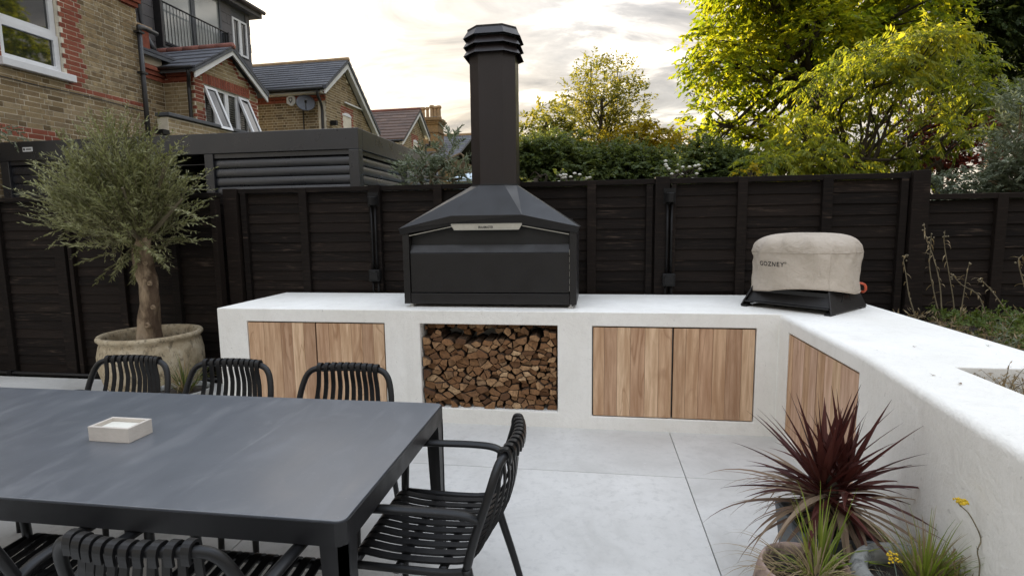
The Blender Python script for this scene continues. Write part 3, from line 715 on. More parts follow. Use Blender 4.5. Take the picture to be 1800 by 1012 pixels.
# ------------------------------------------------------------------ covered oven on its stand
def covered_oven():
    ang = R_(-44.0); ca, sa = math.cos(ang), math.sin(ang); C0 = Vector((1.645, 4.545, ZT))
    def W(u, v, z): return (C0.x+u*ca-v*sa, C0.y+u*sa+v*ca, C0.z+z)     # u along the front, v towards the back
    t = thing('oven_stand', 'black steel oven stand with splayed sides under the beige cover', 'stand', tuple(C0))
    hu, hv = .345, .285
    for s in (-1, 1):
        q = [W(s*hu, -hv-.03, .0), W(s*hu, hv+.03, .0), W(s*(hu-.055), hv-.03, .155), W(s*(hu-.055), -hv+.045, .155)]
        mb = MB(); n = Vector((ca*s, sa*s, .33)).normalized()*-.012
        mb.prism([Vector(p)+Vector((0, 0, .012)) for p in q], n); side = obj('side_panel', mb, M['oven'], t, bevel=.003)
        for v0, v1 in ((-hv-.03, -hv+.06), (hv-.06, hv+.03)):
            obj('foot', MB().prism([W(s*hu-.008*s, v0, 0), W(s*hu-.008*s, v1, 0), W(s*(hu-.05), v1, 0), W(s*(hu-.05), v0, 0)], (0, 0, .016)), M['box'], side)
    obj('front_rail', MB().hexa([W(-hu+.03, -hv+.01, .045), W(hu-.03, -hv+.01, .045), W(hu-.03, -hv+.03, .045), W(-hu+.03, -hv+.03, .045), W(-hu+.05, -hv+.06, .135), W(hu-.05, -hv+.06, .135), W(hu-.05, -hv+.075, .135), W(-hu+.05, -hv+.075, .135)]), M['oven'], t, bevel=.003)
    obj('lower_lip', MB().hexa([W(-hu+.03, -hv-.012, .040), W(hu-.03, -hv-.012, .040), W(hu-.03, -hv+.009, .044), W(-hu+.03, -hv+.009, .044), W(-hu+.03, -hv-.012, .047), W(hu-.03, -hv-.012, .047), W(hu-.03, -hv+.009, .052), W(-hu+.03, -hv+.009, .052)]), M['oven_trim'], t)
    obj('back_rail', MB().hexa([W(-hu+.03, hv-.02, .045), W(hu-.03, hv-.02, .045), W(hu-.03, hv, .045), W(-hu+.03, hv, .045), W(-hu+.05, hv-.04, .14), W(hu-.05, hv-.04, .14), W(hu-.05, hv-.02, .14), W(-hu+.05, hv-.02, .14)]), M['oven'], t)
    obj('shelf', MB().hexa([W(-hu+.05, -hv+.05, .120), W(hu-.05, -hv+.05, .120), W(hu-.05, hv-.05, .120), W(-hu+.05, hv-.05, .120), W(-hu+.05, -hv+.05, .150), W(hu-.05, -hv+.05, .150), W(hu-.05, hv-.05, .150), W(-hu+.05, hv-.05, .150)]), M['oven_trim'], t)
    for k in range(2):
        a = W(hu-.03, -.10+.1*k, .15); b = W(hu-.02+.006, -.13+.16*k, .085)
        obj('tie_cord', MB().tube(smoothpath([a, Vector(a)+Vector((.012, -.01, -.02)), b], 4), .0035, 5), M['box'], t)
    # cover
    rs = random.Random(3)
    ph = [rs.uniform(0, 6.28) for _ in range(10)]
    creases = [(rs.uniform(0, 6.28), rs.uniform(.30, .80), rs.uniform(-.9, .9), rs.uniform(.25, .75), rs.uniform(.014, .026)*rs.choice((1, 1, -1)), rs.uniform(.05, .11)) for _ in range(46)]
    creases = [q for q in creases if not (abs(q[0]-4.4) < .62 and q[1] < .66)]
    def crease(a, tt):
        w = 0
        for (a0, t0, sl, ln, amp, wd) in creases:
            da = math.atan2(math.sin(a-a0), math.cos(a-a0)); along = (tt-t0)/ln*2
            if abs(along) > 1.6: continue
            q = (da-sl*(tt-t0))/wd
            if abs(q) < 3: w += amp*math.exp(-q*q)*math.exp(-along*along*1.6)
        return w
    def surf(a, tt):
        """a angle, tt 0 hem .. 1 crown centre"""
        p = 2.25; cu, sv = math.cos(a), math.sin(a)
        k = (abs(cu)**p+abs(sv)**p)**(-1/p)
        A, B = .368, .348
        hem = .128 + .022*math.sin(a*1+2.1) - .012*math.cos(2*a+.3)
        if -.9 < math.atan2(math.sin(a+.95), math.cos(a+.95)) < .9: hem += .030*math.cos(math.atan2(math.sin(a+.95), math.cos(a+.95))*math.pi/1.8)
        H = .445
        if tt < .62:
            s = tt/.62; z = hem+(H-hem)*s; rad = 1 - .018*math.sin(s*3.14) + .012*(1-s)
            ridge = lambda q: (1-abs(math.sin(q)))**2
            wr = .016*math.sin(5*a+ph[0]+4*s)*(s*(1-s)*4)**.8 + .034*ridge(6.5*a+ph[1]-2.5*s)*s**2 + .012*ridge(4*a+5*s+ph[2])*(1-s*.5) + .008*ridge(9*a-6*s+ph[6])*s
            fold = .013*math.exp(-((math.sin((a-5.25+1.1*s)*2))/.22)**2)*(1-s)
            rad += wr+fold+crease(a, tt)
        else:
            s = (tt-.62)/.38; rad = math.cos(s*math.pi/2)**.60*(1+crease(a, tt)*(1-s)) if s < 1 else 0
            z = H + .140*math.sin(s*math.pi/2)**.85 + .35*crease(a, tt)*(1-s)
            dr = .030*(1-abs(math.sin(6.5*a+ph[1]-2.5)))**2*(1-s)*math.exp(-s*2) + .012*math.sin(15*a+ph[4]+4*s)*(1-s)*math.exp(-s*3)
            z += dr + .006*math.sin(3*a+ph[5])*(1-s); rad *= 1+.010*math.sin(11*a+ph[3])*math.exp(-s*3)
        return W(A*k*cu*rad, B*k*sv*rad+.01, z)
    n, K = 170, 60; mb = MB()
    vsx = [surf(2*math.pi*j/n, i/K) for i in range(K) for j in range(n)]; vsx.append(surf(0, 1.0))
    fs = [(i*n+j, i*n+(j+1) % n, (i+1)*n+(j+1) % n, (i+1)*n+j) for i in range(K-1) for j in range(n)] + [((K-1)*n+j, (K-1)*n+(j+1) % n, K*n) for j in range(n)]
    mb.add(vsx, fs)
    c = obj('fabric_cover', mb, M['cover'], smooth=True, base=W(0, 0, .15)); tag(c, 'beige cloth cover with printed name over the oven on the counter', 'cover')
    for tt in (.615, .02):
        ps = [Vector(surf(2*math.pi*j/90, tt)) for j in range(91)]; ctr = Vector(W(0, 0, 0))
        obj('seam', MB().tube([p+(Vector((p.x-ctr.x, p.y-ctr.y, 0)).normalized()*.001) for p in ps], .0028, 5, cap=False), M['cover'], c, smooth=True)
    for a in (5.55, 3.75):
        ps = [Vector(surf(a, .02+.59*i/20)) for i in range(21)]; obj('seam', MB().tube(ps, .003, 5), M['cover'], c, smooth=True)
    # print
    vs_, f_ = text_mesh('GOZNEY', .048, 0, 1.18, .0006)
    w = max(v[0] for v in vs_)-min(v[0] for v in vs_); k = .205/w
    v2, f2 = text_mesh('®', .022, 0, 1.0)
    allv = [(v[0]*k, v[1]*k*1.05) for v in vs_]+[(v[0]+.112, v[1]+.014) for v in v2]; o = len(vs_); allf = list(f_)+[tuple(i+o for i in f) for f in f2]
    def surf_print(u, z):
        # find the angle on the front whose tangent position is u, at height z above the counter
        best = None; lo, hi_ = 3.6, 5.6
        for _ in range(30):
            mid = (lo+hi_)/2; p = Vector(surf(mid, .3)); loc = (p.x-C0.x)*ca+(p.y-C0.y)*sa
            if loc < u: lo = mid
            else: hi_ = mid
        a = (lo+hi_)/2; l, h = 0., .61
        for _ in range(24):
            mm = (l+h)/2
            if surf(a, mm)[2]-C0.z < z: l = mm
            else: h = mm
        p = Vector(surf(a, (l+h)/2)); du = Vector(surf(a+.02, (l+h)/2))-Vector(surf(a-.02, (l+h)/2)); dv = Vector(surf(a, (l+h)/2+.02))-Vector(surf(a, (l+h)/2-.02))
        return p+du.cross(dv).normalized()*.0022
    pv = [surf_print(-.098+x, .352+y) for x, y in allv]
    obj('lettering', MB().add(pv, allf), M['ink'], c)
    # gas hose
    h = thing('gas_hose', 'short orange gas hose looping out behind the covered oven', 'hose', W(hu-.05, hv-.1, .15))
    pts = smoothpath([W(.30, .10, .19), W(.345, .14, .205), W(.372, .17, .19), W(.375, .18, .155), W(.35, .19, .135), W(.29, .20, .15)], 6)
    obj('hose', MB().tube(pts, .009, 8), M['hose'], h, smooth=True)
    obj('connector', MB().tube([W(.285, .20, .155), W(.315, .195, .15)], .014, 8), M['box'], h)
covered_oven()
# ------------------------------------------------------------------ dining table
def table():
    x0, x1, y0, y1 = -3.62, -.722, 1.412, 2.492; zt = .752
    t = thing('dining_table', 'long dark dining table with slate blue top and black frame', 'table', ((x0+x1)/2, (y0+y1)/2, 0))
    def rr(x0, x1, y0, y1, r, z):
        p = []
        for cx, cy, a0 in ((x1-r, y0+r, -90), (x1-r, y1-r, 0), (x0+r, y1-r, 90), (x0+r, y0+r, 180)):
            for k in range(5): a = R_(a0+22.5*k); p.append((cx+r*math.cos(a), cy+r*math.sin(a), z))
        return p
    obj('table_top', MB().prism(rr(x0+.006, x1-.006, y0+.006, y1-.006, .028, zt-.012), (0, 0, .012)), M['tabletop'], t, bevel=.002, seg=2)
    fr = MB(); a = rr(x0, x1, y0, y1, .034, zt-.0795); b = rr(x0+.03, x1-.03, y0+.03, y1-.03, .01, zt-.0795); n = len(a)
    up = lambda q, z: [(p[0], p[1], z) for p in q]
    V = a + up(a, zt-.0055) + b + up(b, zt-.0055) ; f = []
    for i in range(n):
        j = (i+1) % n; f += [(i, j, n+j, n+i), (2*n+j, 2*n+i, 3*n+i, 3*n+j), (j, i, 2*n+i, 2*n+j)]
    c = rr(x0+.0045, x1-.0045, y0+.0045, y1-.0045, .029, zt-.0055); k = len(V); V += c; V += up(c, zt-.0125)
    for i in range(n):
        j = (i+1) % n; f += [(n+i, n+j, k+j, k+i), (k+i, k+j, k+n+j, k+n+i), (k+n+i, k+n+j, 3*n+j, 3*n+i)]
    fr.add(V, f); obj('apron', fr, M['table_frame'], t)
    obj('under_tray', MB().box(x0+.03, x1-.03, y0+.03, y1-.03, zt-.03, zt-.0135), M['table_frame'], t)
    for lx, sx in ((x0+.006, 1), (x1-.006, -1)):
        for ly, sy in ((y0+.006, 1), (y1-.006, -1)):
            # folded L section legs, tapering to the floor
            w0, w1, th = .082, .052, .024; mb = MB()
            for (ax, ay) in (((w0, th), (w1, th)), ((th, w0), (th, w1))):
                (ux, uy), (dx, dy) = ax, ay
                mb.hexa([(lx, ly, 0.0), (lx+sx*dx, ly, 0.0), (lx+sx*dx, ly+sy*dy, 0.0), (lx, ly+sy*dy, 0.0), (lx, ly, zt-.079), (lx+sx*ux, ly, zt-.079), (lx+sx*ux, ly+sy*uy, zt-.079), (lx, ly+sy*uy, zt-.079)])
            mb.box(min(lx+sx*.012, lx+sx*.046), max(lx+sx*.012, lx+sx*.046), min(ly+sy*.012, ly+sy*.046), max(ly+sy*.012, ly+sy*.046), .002, zt-.08)
            obj('leg', mb, M['table_frame'], t)
table()
def tray():
    t = thing('candle_tray', 'square cream cement dish standing on the dining table', 'dish', (-1.963, 1.923, .752), R_(-1))
    local(t); a = .096; h = .062; w = .013
    xs_ = [-a, -a+w, a-w, a]; zz = [0.0, .040, h]
    obj('dish', MB().cells(xs_, [-a*.62, -a*.62+w, a*.62-w, a*.62], zz, lambda i, j, k: not (i == 1 and j == 1 and k == 1)), M['cement'], t, bevel=.002)
    obj('wax', MB().box(-a+w+.001, a-w-.001, -a*.62+w+.001, a*.62-w-.001, .0405, .046), M['whitepetal'], t)
tray()

# ------------------------------------------------------------------ chairs
def make_chair():
    t = thing('garden_armchair', '', 'chair', (0, 0, 0)); local(t); c = M['chair']
    # own coordinates: faces +y, seat centre above the origin
    hw = .235; top = .815
    bow = lambda x: -.045*(1-(x/hw)**2)          # the back is curved in plan
    def hoop_pt(s):  # side frame from the arm joint up to the top corner
        return None
    L = [(-.272, -.175, .445), (-.276, -.205, .56), (-.272, -.238, .66), (-.258, -.262, .735), (-.238, -.276, .782), (-.205, -.287, .808), (-.15, -.302, top), (-.075, -.317, top+.004), (0, -.322, top+.005)]
    full = L + [(-x, y, z) for x, y, z in reversed(L[:-1])]
    obj('back_frame', MB().tube(smoothpath(full, 4), .0165, 10, flat=(.95, 1.05)), c, t, smooth=True)
    for s in (-1, 1):
        rear = [(s*.272, -.175, .45), (s*.27, -.20, .34), (s*.268, -.255, .16), (s*.266, -.30, 0.0)]
        obj('leg', MB().tube(smoothpath(rear, 4), [.019-.0004*i for i in range(13)], 10), c, t, smooth=True)
        arm = [(s*.274, -.225, .625), (s*.281, -.175, .648), (s*.284, -.10, .655), (s*.284, .02, .655), (s*.282, .14, .652), (s*.279, .195, .640), (s*.276, .222, .605), (s*.273, .232, .55)]
        obj('arm', MB().tube(smoothpath(arm, 4), .0155, 10, flat=(1.45, .85)), c, t, smooth=True)
        fl = [(s*.273, .232, .56), (s*.27, .236, .44), (s*.268, .243, .2), (s*.266, .25, 0.0)]
        obj('leg', MB().tube(smoothpath(fl, 4), [.018-.0003*i for i in range(13)], 10), c, t, smooth=True)
        rail = [(s*.268, .232, .43), (s*.266, .05, .425), (s*.268, -.10, .425), (s*.271, -.185, .44)]
        obj('seat_rail', MB().tube(smoothpath(rail, 3), .014, 8), c, t, smooth=True)
    obj('front_rail', MB().tube([(-.268, .235, .425), (0, .24, .425), (.268, .235, .425)], .014, 8), c, t, smooth=True)
    for y in (.08, -.08): obj('cross_bar', MB().tube([(-.266, y, .413), (.266, y, .413)], .011, 8, flat=(1.6, .7)), c, t, smooth=True)
    n = 10
    for i in range(n):
        u = (i+.5)/n*2-1; xt = u*.188; xs_ = u*.238; dy = .032*(1-u*u)
        # wraps the top tube, drops down the back, turns into the seat and wraps the front rail
        yt = -.290-.032*(1-u*u); zc = top+.004
        path = [(xt, yt-.0195, zc-.030), (xt, yt-.021, zc), (xt, yt-.012, zc+.0195), (xt, yt+.012, zc+.0195), (xt, yt+.0205, zc), (xt*1.0, yt+.021, zc-.035),
                (xt*1.05, yt+.022-.012*(1-u*u), zc-.12), (xt*1.13, yt+.05-.014*(1-u*u), zc-.24), (xs_*.96, -.215-dy*.6, .50), (xs_*.98, -.175-dy*.3, .452), (xs_, -.13, .437), (xs_, 0, .431), (xs_, .12, .435), (xs_, .205, .447), (xs_, .237, .447), (xs_, .257, .430), (xs_, .255, .408)]
        sp = smoothpath(path, 3)
        mb = MB(); w, th = .0118, .0042
        # flat band: rectangular section, width always across the chair
        P_ = [Vector(p) for p in sp]; k = len(P_); b0 = len(mb.v)
        for q in range(k):
            tg = (P_[min(q+1, k-1)]-P_[max(q-1, 0)]).normalized(); nr = Vector((1, 0, 0)).cross(tg).normalized()
            ww = w*(1+.30*max(0, min(1, (q/k-.42)/.12)))
            for a, b in ((-ww, -th), (ww, -th), (ww, th), (-ww, th)): mb.v.append(tuple(P_[q]+Vector((a, 0, 0))+nr*b))
        for q in range(k-1):
            for j in range(4):
                j2 = (j+1) % 4; mb.f.append((b0+q*4+j2, b0+q*4+j, b0+(q+1)*4+j, b0+(q+1)*4+j2)); mb.m.append(0)
        mb.f += [(b0, b0+1, b0+2, b0+3), (b0+k*4-1, b0+k*4-2, b0+k*4-3, b0+k*4-4)]; mb.m += [0, 0]
        obj('strap', mb, c, t)
    return t
ch = make_chair()
ch['group'] = 'slatted armchairs round the table'
spots = [((-.60, 1.955), 90, 'black slatted armchair at the bare end of the dining table'),
         ((-1.375, 2.535), 180, 'black slatted armchair on the counter side of the table, before the cedar doors'),
         ((-2.115, 2.56), 180, 'black slatted armchair on the counter side of the table, between two other chairs'),
         ((-2.80, 2.58), 180, 'black slatted armchair on the counter side of the table, beside the olive pot'),
         ((-1.165, 1.435), 0, 'black slatted armchair facing the barbecue, next to the table corner leg'),
         ((-1.91, 1.445), 0, 'black slatted armchair facing the barbecue, one place away from the table corner leg')]
bpy.context.view_layer.update()
for i, ((x, y), a, lab) in enumerate(spots):
    if i == 0: continue
    dup(ch, (x, y, 0), R_(a), lab)
ch.location = (spots[0][0][0], spots[0][0][1], 0); ch.rotation_euler = (0, 0, R_(90)); ch['label'] = spots[0][2]
# ------------------------------------------------------------------ louvred garden room behind the fence
def pergola():
    x0, x1, y0, y1, zt = -7.89, -2.80, 6.32, 9.75, 2.79
    t = thing('garden_room', 'graphite louvred garden room standing behind the fence and the potted olive', 'garden room', ((x0+x1)/2, (y0+y1)/2, -.2))
    p = M['pergola']; hb = .25; pw = .13
    obj('beam', MB().box(x0, x1, y0, y0+pw, zt-hb, zt), p, t, bevel=.006)
    obj('beam', MB().box(x0, x1, y1-pw, y1, zt-hb, zt), p, t, bevel=.006)
    obj('beam', MB().box(x1-pw, x1, y0+pw+.001, y1-pw-.001, zt-hb, zt), p, t, bevel=.006)
    obj('beam', MB().box(x0, x0+pw, y0+pw+.001, y1-pw-.001, zt-hb, zt), p, t, bevel=.006)
    for x in (x0, x1-pw):
        for y in (y0, y1-pw):
            obj('post', MB().box(x+.001, x+pw-.001, y+.001, y+pw-.001, -.2, zt-hb-.0005), p, t, bevel=.006)
    obj('post', MB().box(-4.86, -4.74, y0+.004, y0+pw-.004, -.2, zt-hb-.001), p, t, bevel=.004)
    obj('post', MB().box(-6.10, -5.98, y0+.004, y0+pw-.004, -.2, zt-hb-.001), p, t, bevel=.004)
    obj('ceiling', MB().box(x0+pw, x1-pw, y0+pw, y1-pw, zt-.10, zt-.07), p, t)
    obj('back_wall', MB().box(x0+pw, x1-pw, y1-pw+.03, y1-.02, -.2, zt-hb), M['gap'], t)
    obj('side_wall', MB().box(x0+.03, x0+.06, y0+pw, y1-pw, -.2, zt-hb), M['gap'], t)
    obj('floor_slab', MB().box(x0, x1, y0, y1, -.22, -.19), M['grout'], t)
    # louvre blades: rounded slats in each front bay and along the right side
    def blade(a, b, axis, c, z, h=.108):
        mb = MB(); n = 6; prof = []
        for k in range(n+1):
            s = k/n; prof.append((.010*math.sin(s*math.pi)**.8 + .014*(1-s), z+h*s))
        out = []
        for sgn_end in (a, b):
            for (d, zz) in prof:
                out.append((sgn_end, c-d, zz) if axis == 0 else (c+d, sgn_end, zz))
            for (d, zz) in reversed(prof): out.append((sgn_end, c+.012, zz) if axis == 0 else (c-.012, sgn_end, zz))
        m_ = 2*(n+1); fs = []
        for k in range(m_): fs.append((k, (k+1) % m_, m_+(k+1) % m_, m_+k))
        fs += [tuple(reversed(range(m_))), tuple(range(m_, 2*m_))]
        if axis == 1: fs = [tuple(reversed(f)) for f in fs]
        mb.add(out, fs); return obj('louvre', mb, p, t)
    def bay(a, b, axis, c, n=16):
        obj('louvre_frame', (MB().box(a, b, c-.03, c+.03, zt-hb-.055, zt-hb-.002) if axis == 0 else MB().box(c-.03, c+.03, a, b, zt-hb-.055, zt-hb-.002)), p, t)
        z = zt-hb-.175
        for k in range(n):
            blade(a+.004, b-.004, axis, c, z); z -= .112
    bay(-4.74, x1-pw, 0, y0+.055); bay(x0+pw, -6.10, 0, y0+.055)
    # the middle bay is open, only thin wires cross it
    for k in range(8): obj('wire', MB().tube([(-5.98, y0+.06, 2.42-k*.15), (-4.86, y0+.06, 2.42-k*.15)], .005, 5), p, t)
    for (a, b) in ((y0+pw, 8.05), (8.15, y1-pw)): bay(a, b, 1, x1-.055)
    obj('post', MB().box(x1-pw+.004, x1-.004, 8.05, 8.15, -.2, zt-hb-.001), p, t, bevel=.004)
    b = obj('maker_badge', MB().box(-7.50, -7.35, y0-.006, y0-.0005, zt-.135, zt-.078), M['upvc'], t)
    obj('badge_emblem', MB().prism([(-7.477+.017*math.cos(k*.785), y0-.0063, zt-.1065+.017*math.sin(k*.785)) for k in range(8)], (0, -.0006, 0)), M['dishm'], b)
    obj('badge_line', MB().box(-7.447, -7.367, y0-.0068, y0-.0062, zt-.113, zt-.098), M['dishm'], b)
pergola()
# ------------------------------------------------------------------ brick houses in a row on the left
TH = R_(2.2); HD = Vector((math.sin(TH), math.cos(TH), 0)); HN = Vector((math.cos(TH), -math.sin(TH), 0)); HC = -8.2
def hp(u, z, c=HC):        # u metres along the row, c offset across it
    p = HD*u + HN*c; return Vector((p.x, p.y, z))
ROT_U = math.atan2(HD.y, HD.x)
_bm = {}
def unit_brick(mat):
    if mat not in _bm:
        mb = MB().box(-.5, .5, -.5, .5, -.5, .5); me = bpy.data.meshes.new('brick'); me.from_pydata(mb.v, [], mb.f); me.materials.append(M[mat]); _bm[mat] = me
    return _bm[mat]
class Bricks:
    """collects bricks of one house, then makes the largest in view parts and joins the others"""
    def __init__(s, root): s.root = root; s.items = []
    def field(s, wall, origin, axis, out, u0, u1, z0, z1, inside, tone, holes=()):
        cs = .075; nrow = int((z1-z0)/cs)
        for r in range(nrow+1):
            z = z0+r*cs+.0325
            if z > z1-.02: break
            u = u0 - (.0 if r % 2 == 0 else .17); k = r
            iv = []
            while u < u1:
                L = .215 if k % 2 == 0 else .1025; k += 1
                a, b = max(u, u0), min(u+L, u1); u += L+.010
                segs = [(a, b)] if b-a > .03 else []
                for (h0, h1, hz0, hz1) in holes:
                    if hz0-.03 < z < hz1+.03:
                        ns = []
                        for (p, q) in segs:
                            if q <= h0 or p >= h1: ns.append((p, q)); continue
                            if p < h0-.03: ns.append((p, h0))
                            if q > h1+.03: ns.append((h1, q))
                        segs = ns
                iv += segs
            for (a, b) in iv:
                um = (a+b)/2
                if b-a < .025 or not inside(um, z): continue
                p = origin + axis*um; p.z = z
                s.items.append((wall, Vector(p), axis, out, b-a, tone(um, z)))
    def make(s, limit=300):
        key = lambda it: -it[4]/((it[0] is None)*0 + (it[1]-CAM).length**1)
        vis = sorted(range(len(s.items)), key=lambda i: key(s.items[i]))
        chosen = set(vis[:limit]); rest = {}
        for i, (wall, p, ax, out, L, mt) in enumerate(s.items):
            jit = rnd.uniform(-.0025, .0025)
            if i in chosen:
                o = bpy.data.objects.new('brick', unit_brick(mt)); COL.objects.link(o); o.parent = wall
                o.location = p + out*(-.0225+jit); o.scale = (L, .03, .064); o.rotation_euler = (0, 0, math.atan2(ax.y, ax.x))
            else:
                mb = rest.setdefault((wall.name, mt), (wall, MB()))[1]; q = p+out*(-.0225+jit); h = ax*(L/2); d = out*.015; v = Vector((0, 0, .032))
                c = [q-h-d-v, q+h-d-v, q+h+d-v, q-h+d-v, q-h-d+v, q+h-d+v, q+h+d+v, q-h+d+v]
                if ax.cross(out).z < 0: c = [c[1], c[0], c[3], c[2], c[5], c[4], c[7], c[6]]
                mb.hexa(c)
        for (wn, mt), (wall, mb) in rest.items(): obj('brickwork', mb, M[mt], wall, kind='stuff')
def slab(u0, u1, c0, c1, z0, z1):
    return MB().hexa([hp(u0, z0, c0), hp(u0, z0, c1), hp(u1, z0, c1), hp(u1, z0, c0), hp(u0, z1, c0), hp(u0, z1, c1), hp(u1, z1, c1), hp(u1, z1, c0)])
def hbox(name, mat, parent, u0, u1, c0, c1, z0, z1, **k): return obj(name, slab(u0, u1, c0, c1, z0, z1), M[mat], parent, **k)
def window_panes(parent, u0, u1, z0, z1, c, cols, rail=None, fr=.055, glass='glass', blinds=False):
    w = obj('window', MB(), M['upvc'], parent)
    mb = MB(); us = [u0] + [u0+(u1-u0)*k for k in cols] + [u1]
    parts = []
    for i in range(len(us)-1):
        zs_ = [z0, rail, z1] if rail else [z0, z1]
        for j in range(len(zs_)-1):
            a, b, p, q = us[i], us[i+1], zs_[j], zs_[j+1]; dc = -.03*j if rail else 0
            for (s0, s1, t0, t1) in ((a, a+fr, p, q), (b-fr, b, p, q), (a+fr, b-fr, p, p+fr), (a+fr, b-fr, q-fr, q)):
                pass
            parts.append((a, b, p, q, dc))
    bpy.data.objects.remove(w)
    mb = MB()
    for (a, b, p, q, dc) in parts:
        for (s0, s1, t0, t1) in ((a+.001, a+fr, p, q), (b-fr, b-.001, p, q), (a+fr, b-fr, p, p+fr), (a+fr, b-fr, q-fr, q)):
            m2 = slab(s0, s1, c-.06+dc, c+dc, t0, t1); mb.add(m2.v, m2.f)
    w = obj('window', mb, M['upvc'], parent)
    for (a, b, p, q, dc) in parts:
        hbox('pane', glass, w, a+fr, b-fr, c-.045+dc, c-.038+dc, p+fr, q-fr)
        if blinds:
            k = p+fr+.02
            while k < q-fr-.02: hbox('blind_slat', 'blind', w, a+fr+.005, b-fr-.005, c-.037+dc, c-.030+dc, k, k+.028); k += .048
    return w
def tube_part(name, pts, r, mat, parent, n=8): return obj(name, MB().tube(pts, r, n), M[mat], parent, smooth=True)
def roof_rows(parent, name, mat, e0, e1, r0, r1, rows, th=.03, part='tile_course'):
    """courses of tiles between an eaves edge e0-e1 and a ridge edge r0-r1"""
    rf = obj(name, MB().hexa([e0-Vector((0, 0, .09)), e1-Vector((0, 0, .09)), r1-Vector((0, 0, .09)), r0-Vector((0, 0, .09)), e0-Vector((0, 0, .03)), e1-Vector((0, 0, .03)), r1-Vector((0, 0, .03)), r0-Vector((0, 0, .03))]), M['lead'], parent)
    for k in range(rows):
        a, b = k/rows, min(1.0, (k+1.25)/rows)
        p0, p1 = e0.lerp(r0, a), e1.lerp(r1, a); q0, q1 = e0.lerp(r0, b), e1.lerp(r1, b); up = Vector((0, 0, th))
        mb = MB(); L = (p1-p0).length; n = max(1, int(L/.30)); off = .5 if k % 2 else 0.
        for i in range(n+1):
            s0, s1 = max(0, (i-off)/n), min(1, (i+1-off)/n)
            if s1-s0 < .01: continue
            s1 -= .008*1.0/ max(1, n)*n*.05
            lift = up*(1+rnd.uniform(-.12, .12))
            A, B, C_, D = p0.lerp(p1, s0), p0.lerp(p1, s1), q0.lerp(q1, s1), q0.lerp(q1, s0)
            mb.hexa([A-up*.6, B-up*.6, C_-up*.6, D-up*.6, A+lift, B+lift, C_+up*.1, D+up*.1])
        obj(part, mb, M[mat], rf, kind='stuff' if False else None)
    return rf

# ---- house A: the long wall with the sash window
def house_a():
    t = thing('brick_house', 'yellow brick house with white sash window and red brick quoins', 'house', hp(7.2, -.2, -9.5))
    wx0, wx1, wz0, wz1 = 6.26, 7.13, 3.92, 5.62
    holes = [(wx0, wx1, wz0, wz1)]
    xs_ = [3.0, wx0, wx1, 8.52]; zz = [-.2, wz0, wz1, 6.3]; mb = MB()
    for i in range(3):
        for k in range(3):
            if i == 1 and k == 1: continue
            m2 = slab(xs_[i], xs_[i+1], HC-.30, HC-.012, zz[k], zz[k+1]); mb.add(m2.v, m2.f)
    wall = obj('wall', mb, M['mortar'], t)
    hbox('wall', 'mortar', t, 3.0, 8.50, HC-4.5, HC-.301, -.2, 6.3)
    bk = Bricks(t); org = HN*HC
    def tone(u, z):
        r = int((z-1.95)/.075)
        w = .235 if (r//3) % 2 == 0 else .36
        if wx1 <= u < wx1+w and z > 3.80: return 'redb'
        if wx0-w < u <= wx0 and z > 3.80: return 'redb'
        if abs(z-(1.95+.075*24+.0325)) < .03 and u > 7.0: return 'redb'
        if 2.93 < z < 3.09 and u < 6.95: return 'redb'
        if z > 5.42 and u > 8.2: return 'redb'
        return 'stock'
    bk.field(wall, org.copy(), HD, HN, 5.2, 8.52, 1.95, 6.25, lambda u, z: True, tone, holes)
    bk.make(300)
    # thin black cable under the sill
    tube_part('cable', [hp(5.6, 3.70, HC+.025), hp(6.6, 3.685, HC+.025), hp(7.4, 3.70, HC+.025), hp(8.5, 3.675, HC+.025)], .008, 'pipe', t)
    # projecting brick cornice
    for k in range(3): hbox('cornice', 'redb', t, 8.18-.03*k, 8.53+.03*k, HC+.0+.0, HC+.04+.035*k, 5.42+.075*k, 5.487+.075*k)
    w = window_panes(t, wx0+.01, wx1-.01, wz0+.05, wz1-.01, HC-.06, (), rail=4.50, fr=.075)
    hbox('sill', 'upvc', w, wx0-.06, wx1+.10, HC-.06, HC+.085, wz0-.07, wz0+.035, bevel=.008)
    # downpipe at the corner
    pc = HC+.075
    tube_part('downpipe', [hp(8.47, 2.6, pc), hp(8.47, 3.9, pc), hp(8.47, 5.02, pc)], .042, 'pipe', t)
    tube_part('downpipe', [hp(8.47, 5.0, pc), hp(8.47, 5.09, pc), hp(8.60, 5.11, pc-.02), hp(8.95, 5.13, pc-.1)], .042, 'pipe', t)
    for z in (3.2, 4.3, 4.98): hbox('pipe_clip', 'pipe', t, 8.41, 8.53, HC+.016, HC+.125, z, z+.035)
    rf = roof_rows(t, 'roof', 'slate', hp(2.9, 6.3, HC+.2), hp(8.65, 6.3, HC+.2), hp(2.9, 8.4, HC-3.4), hp(8.65, 8.4, HC-3.4), 12)
house_a()

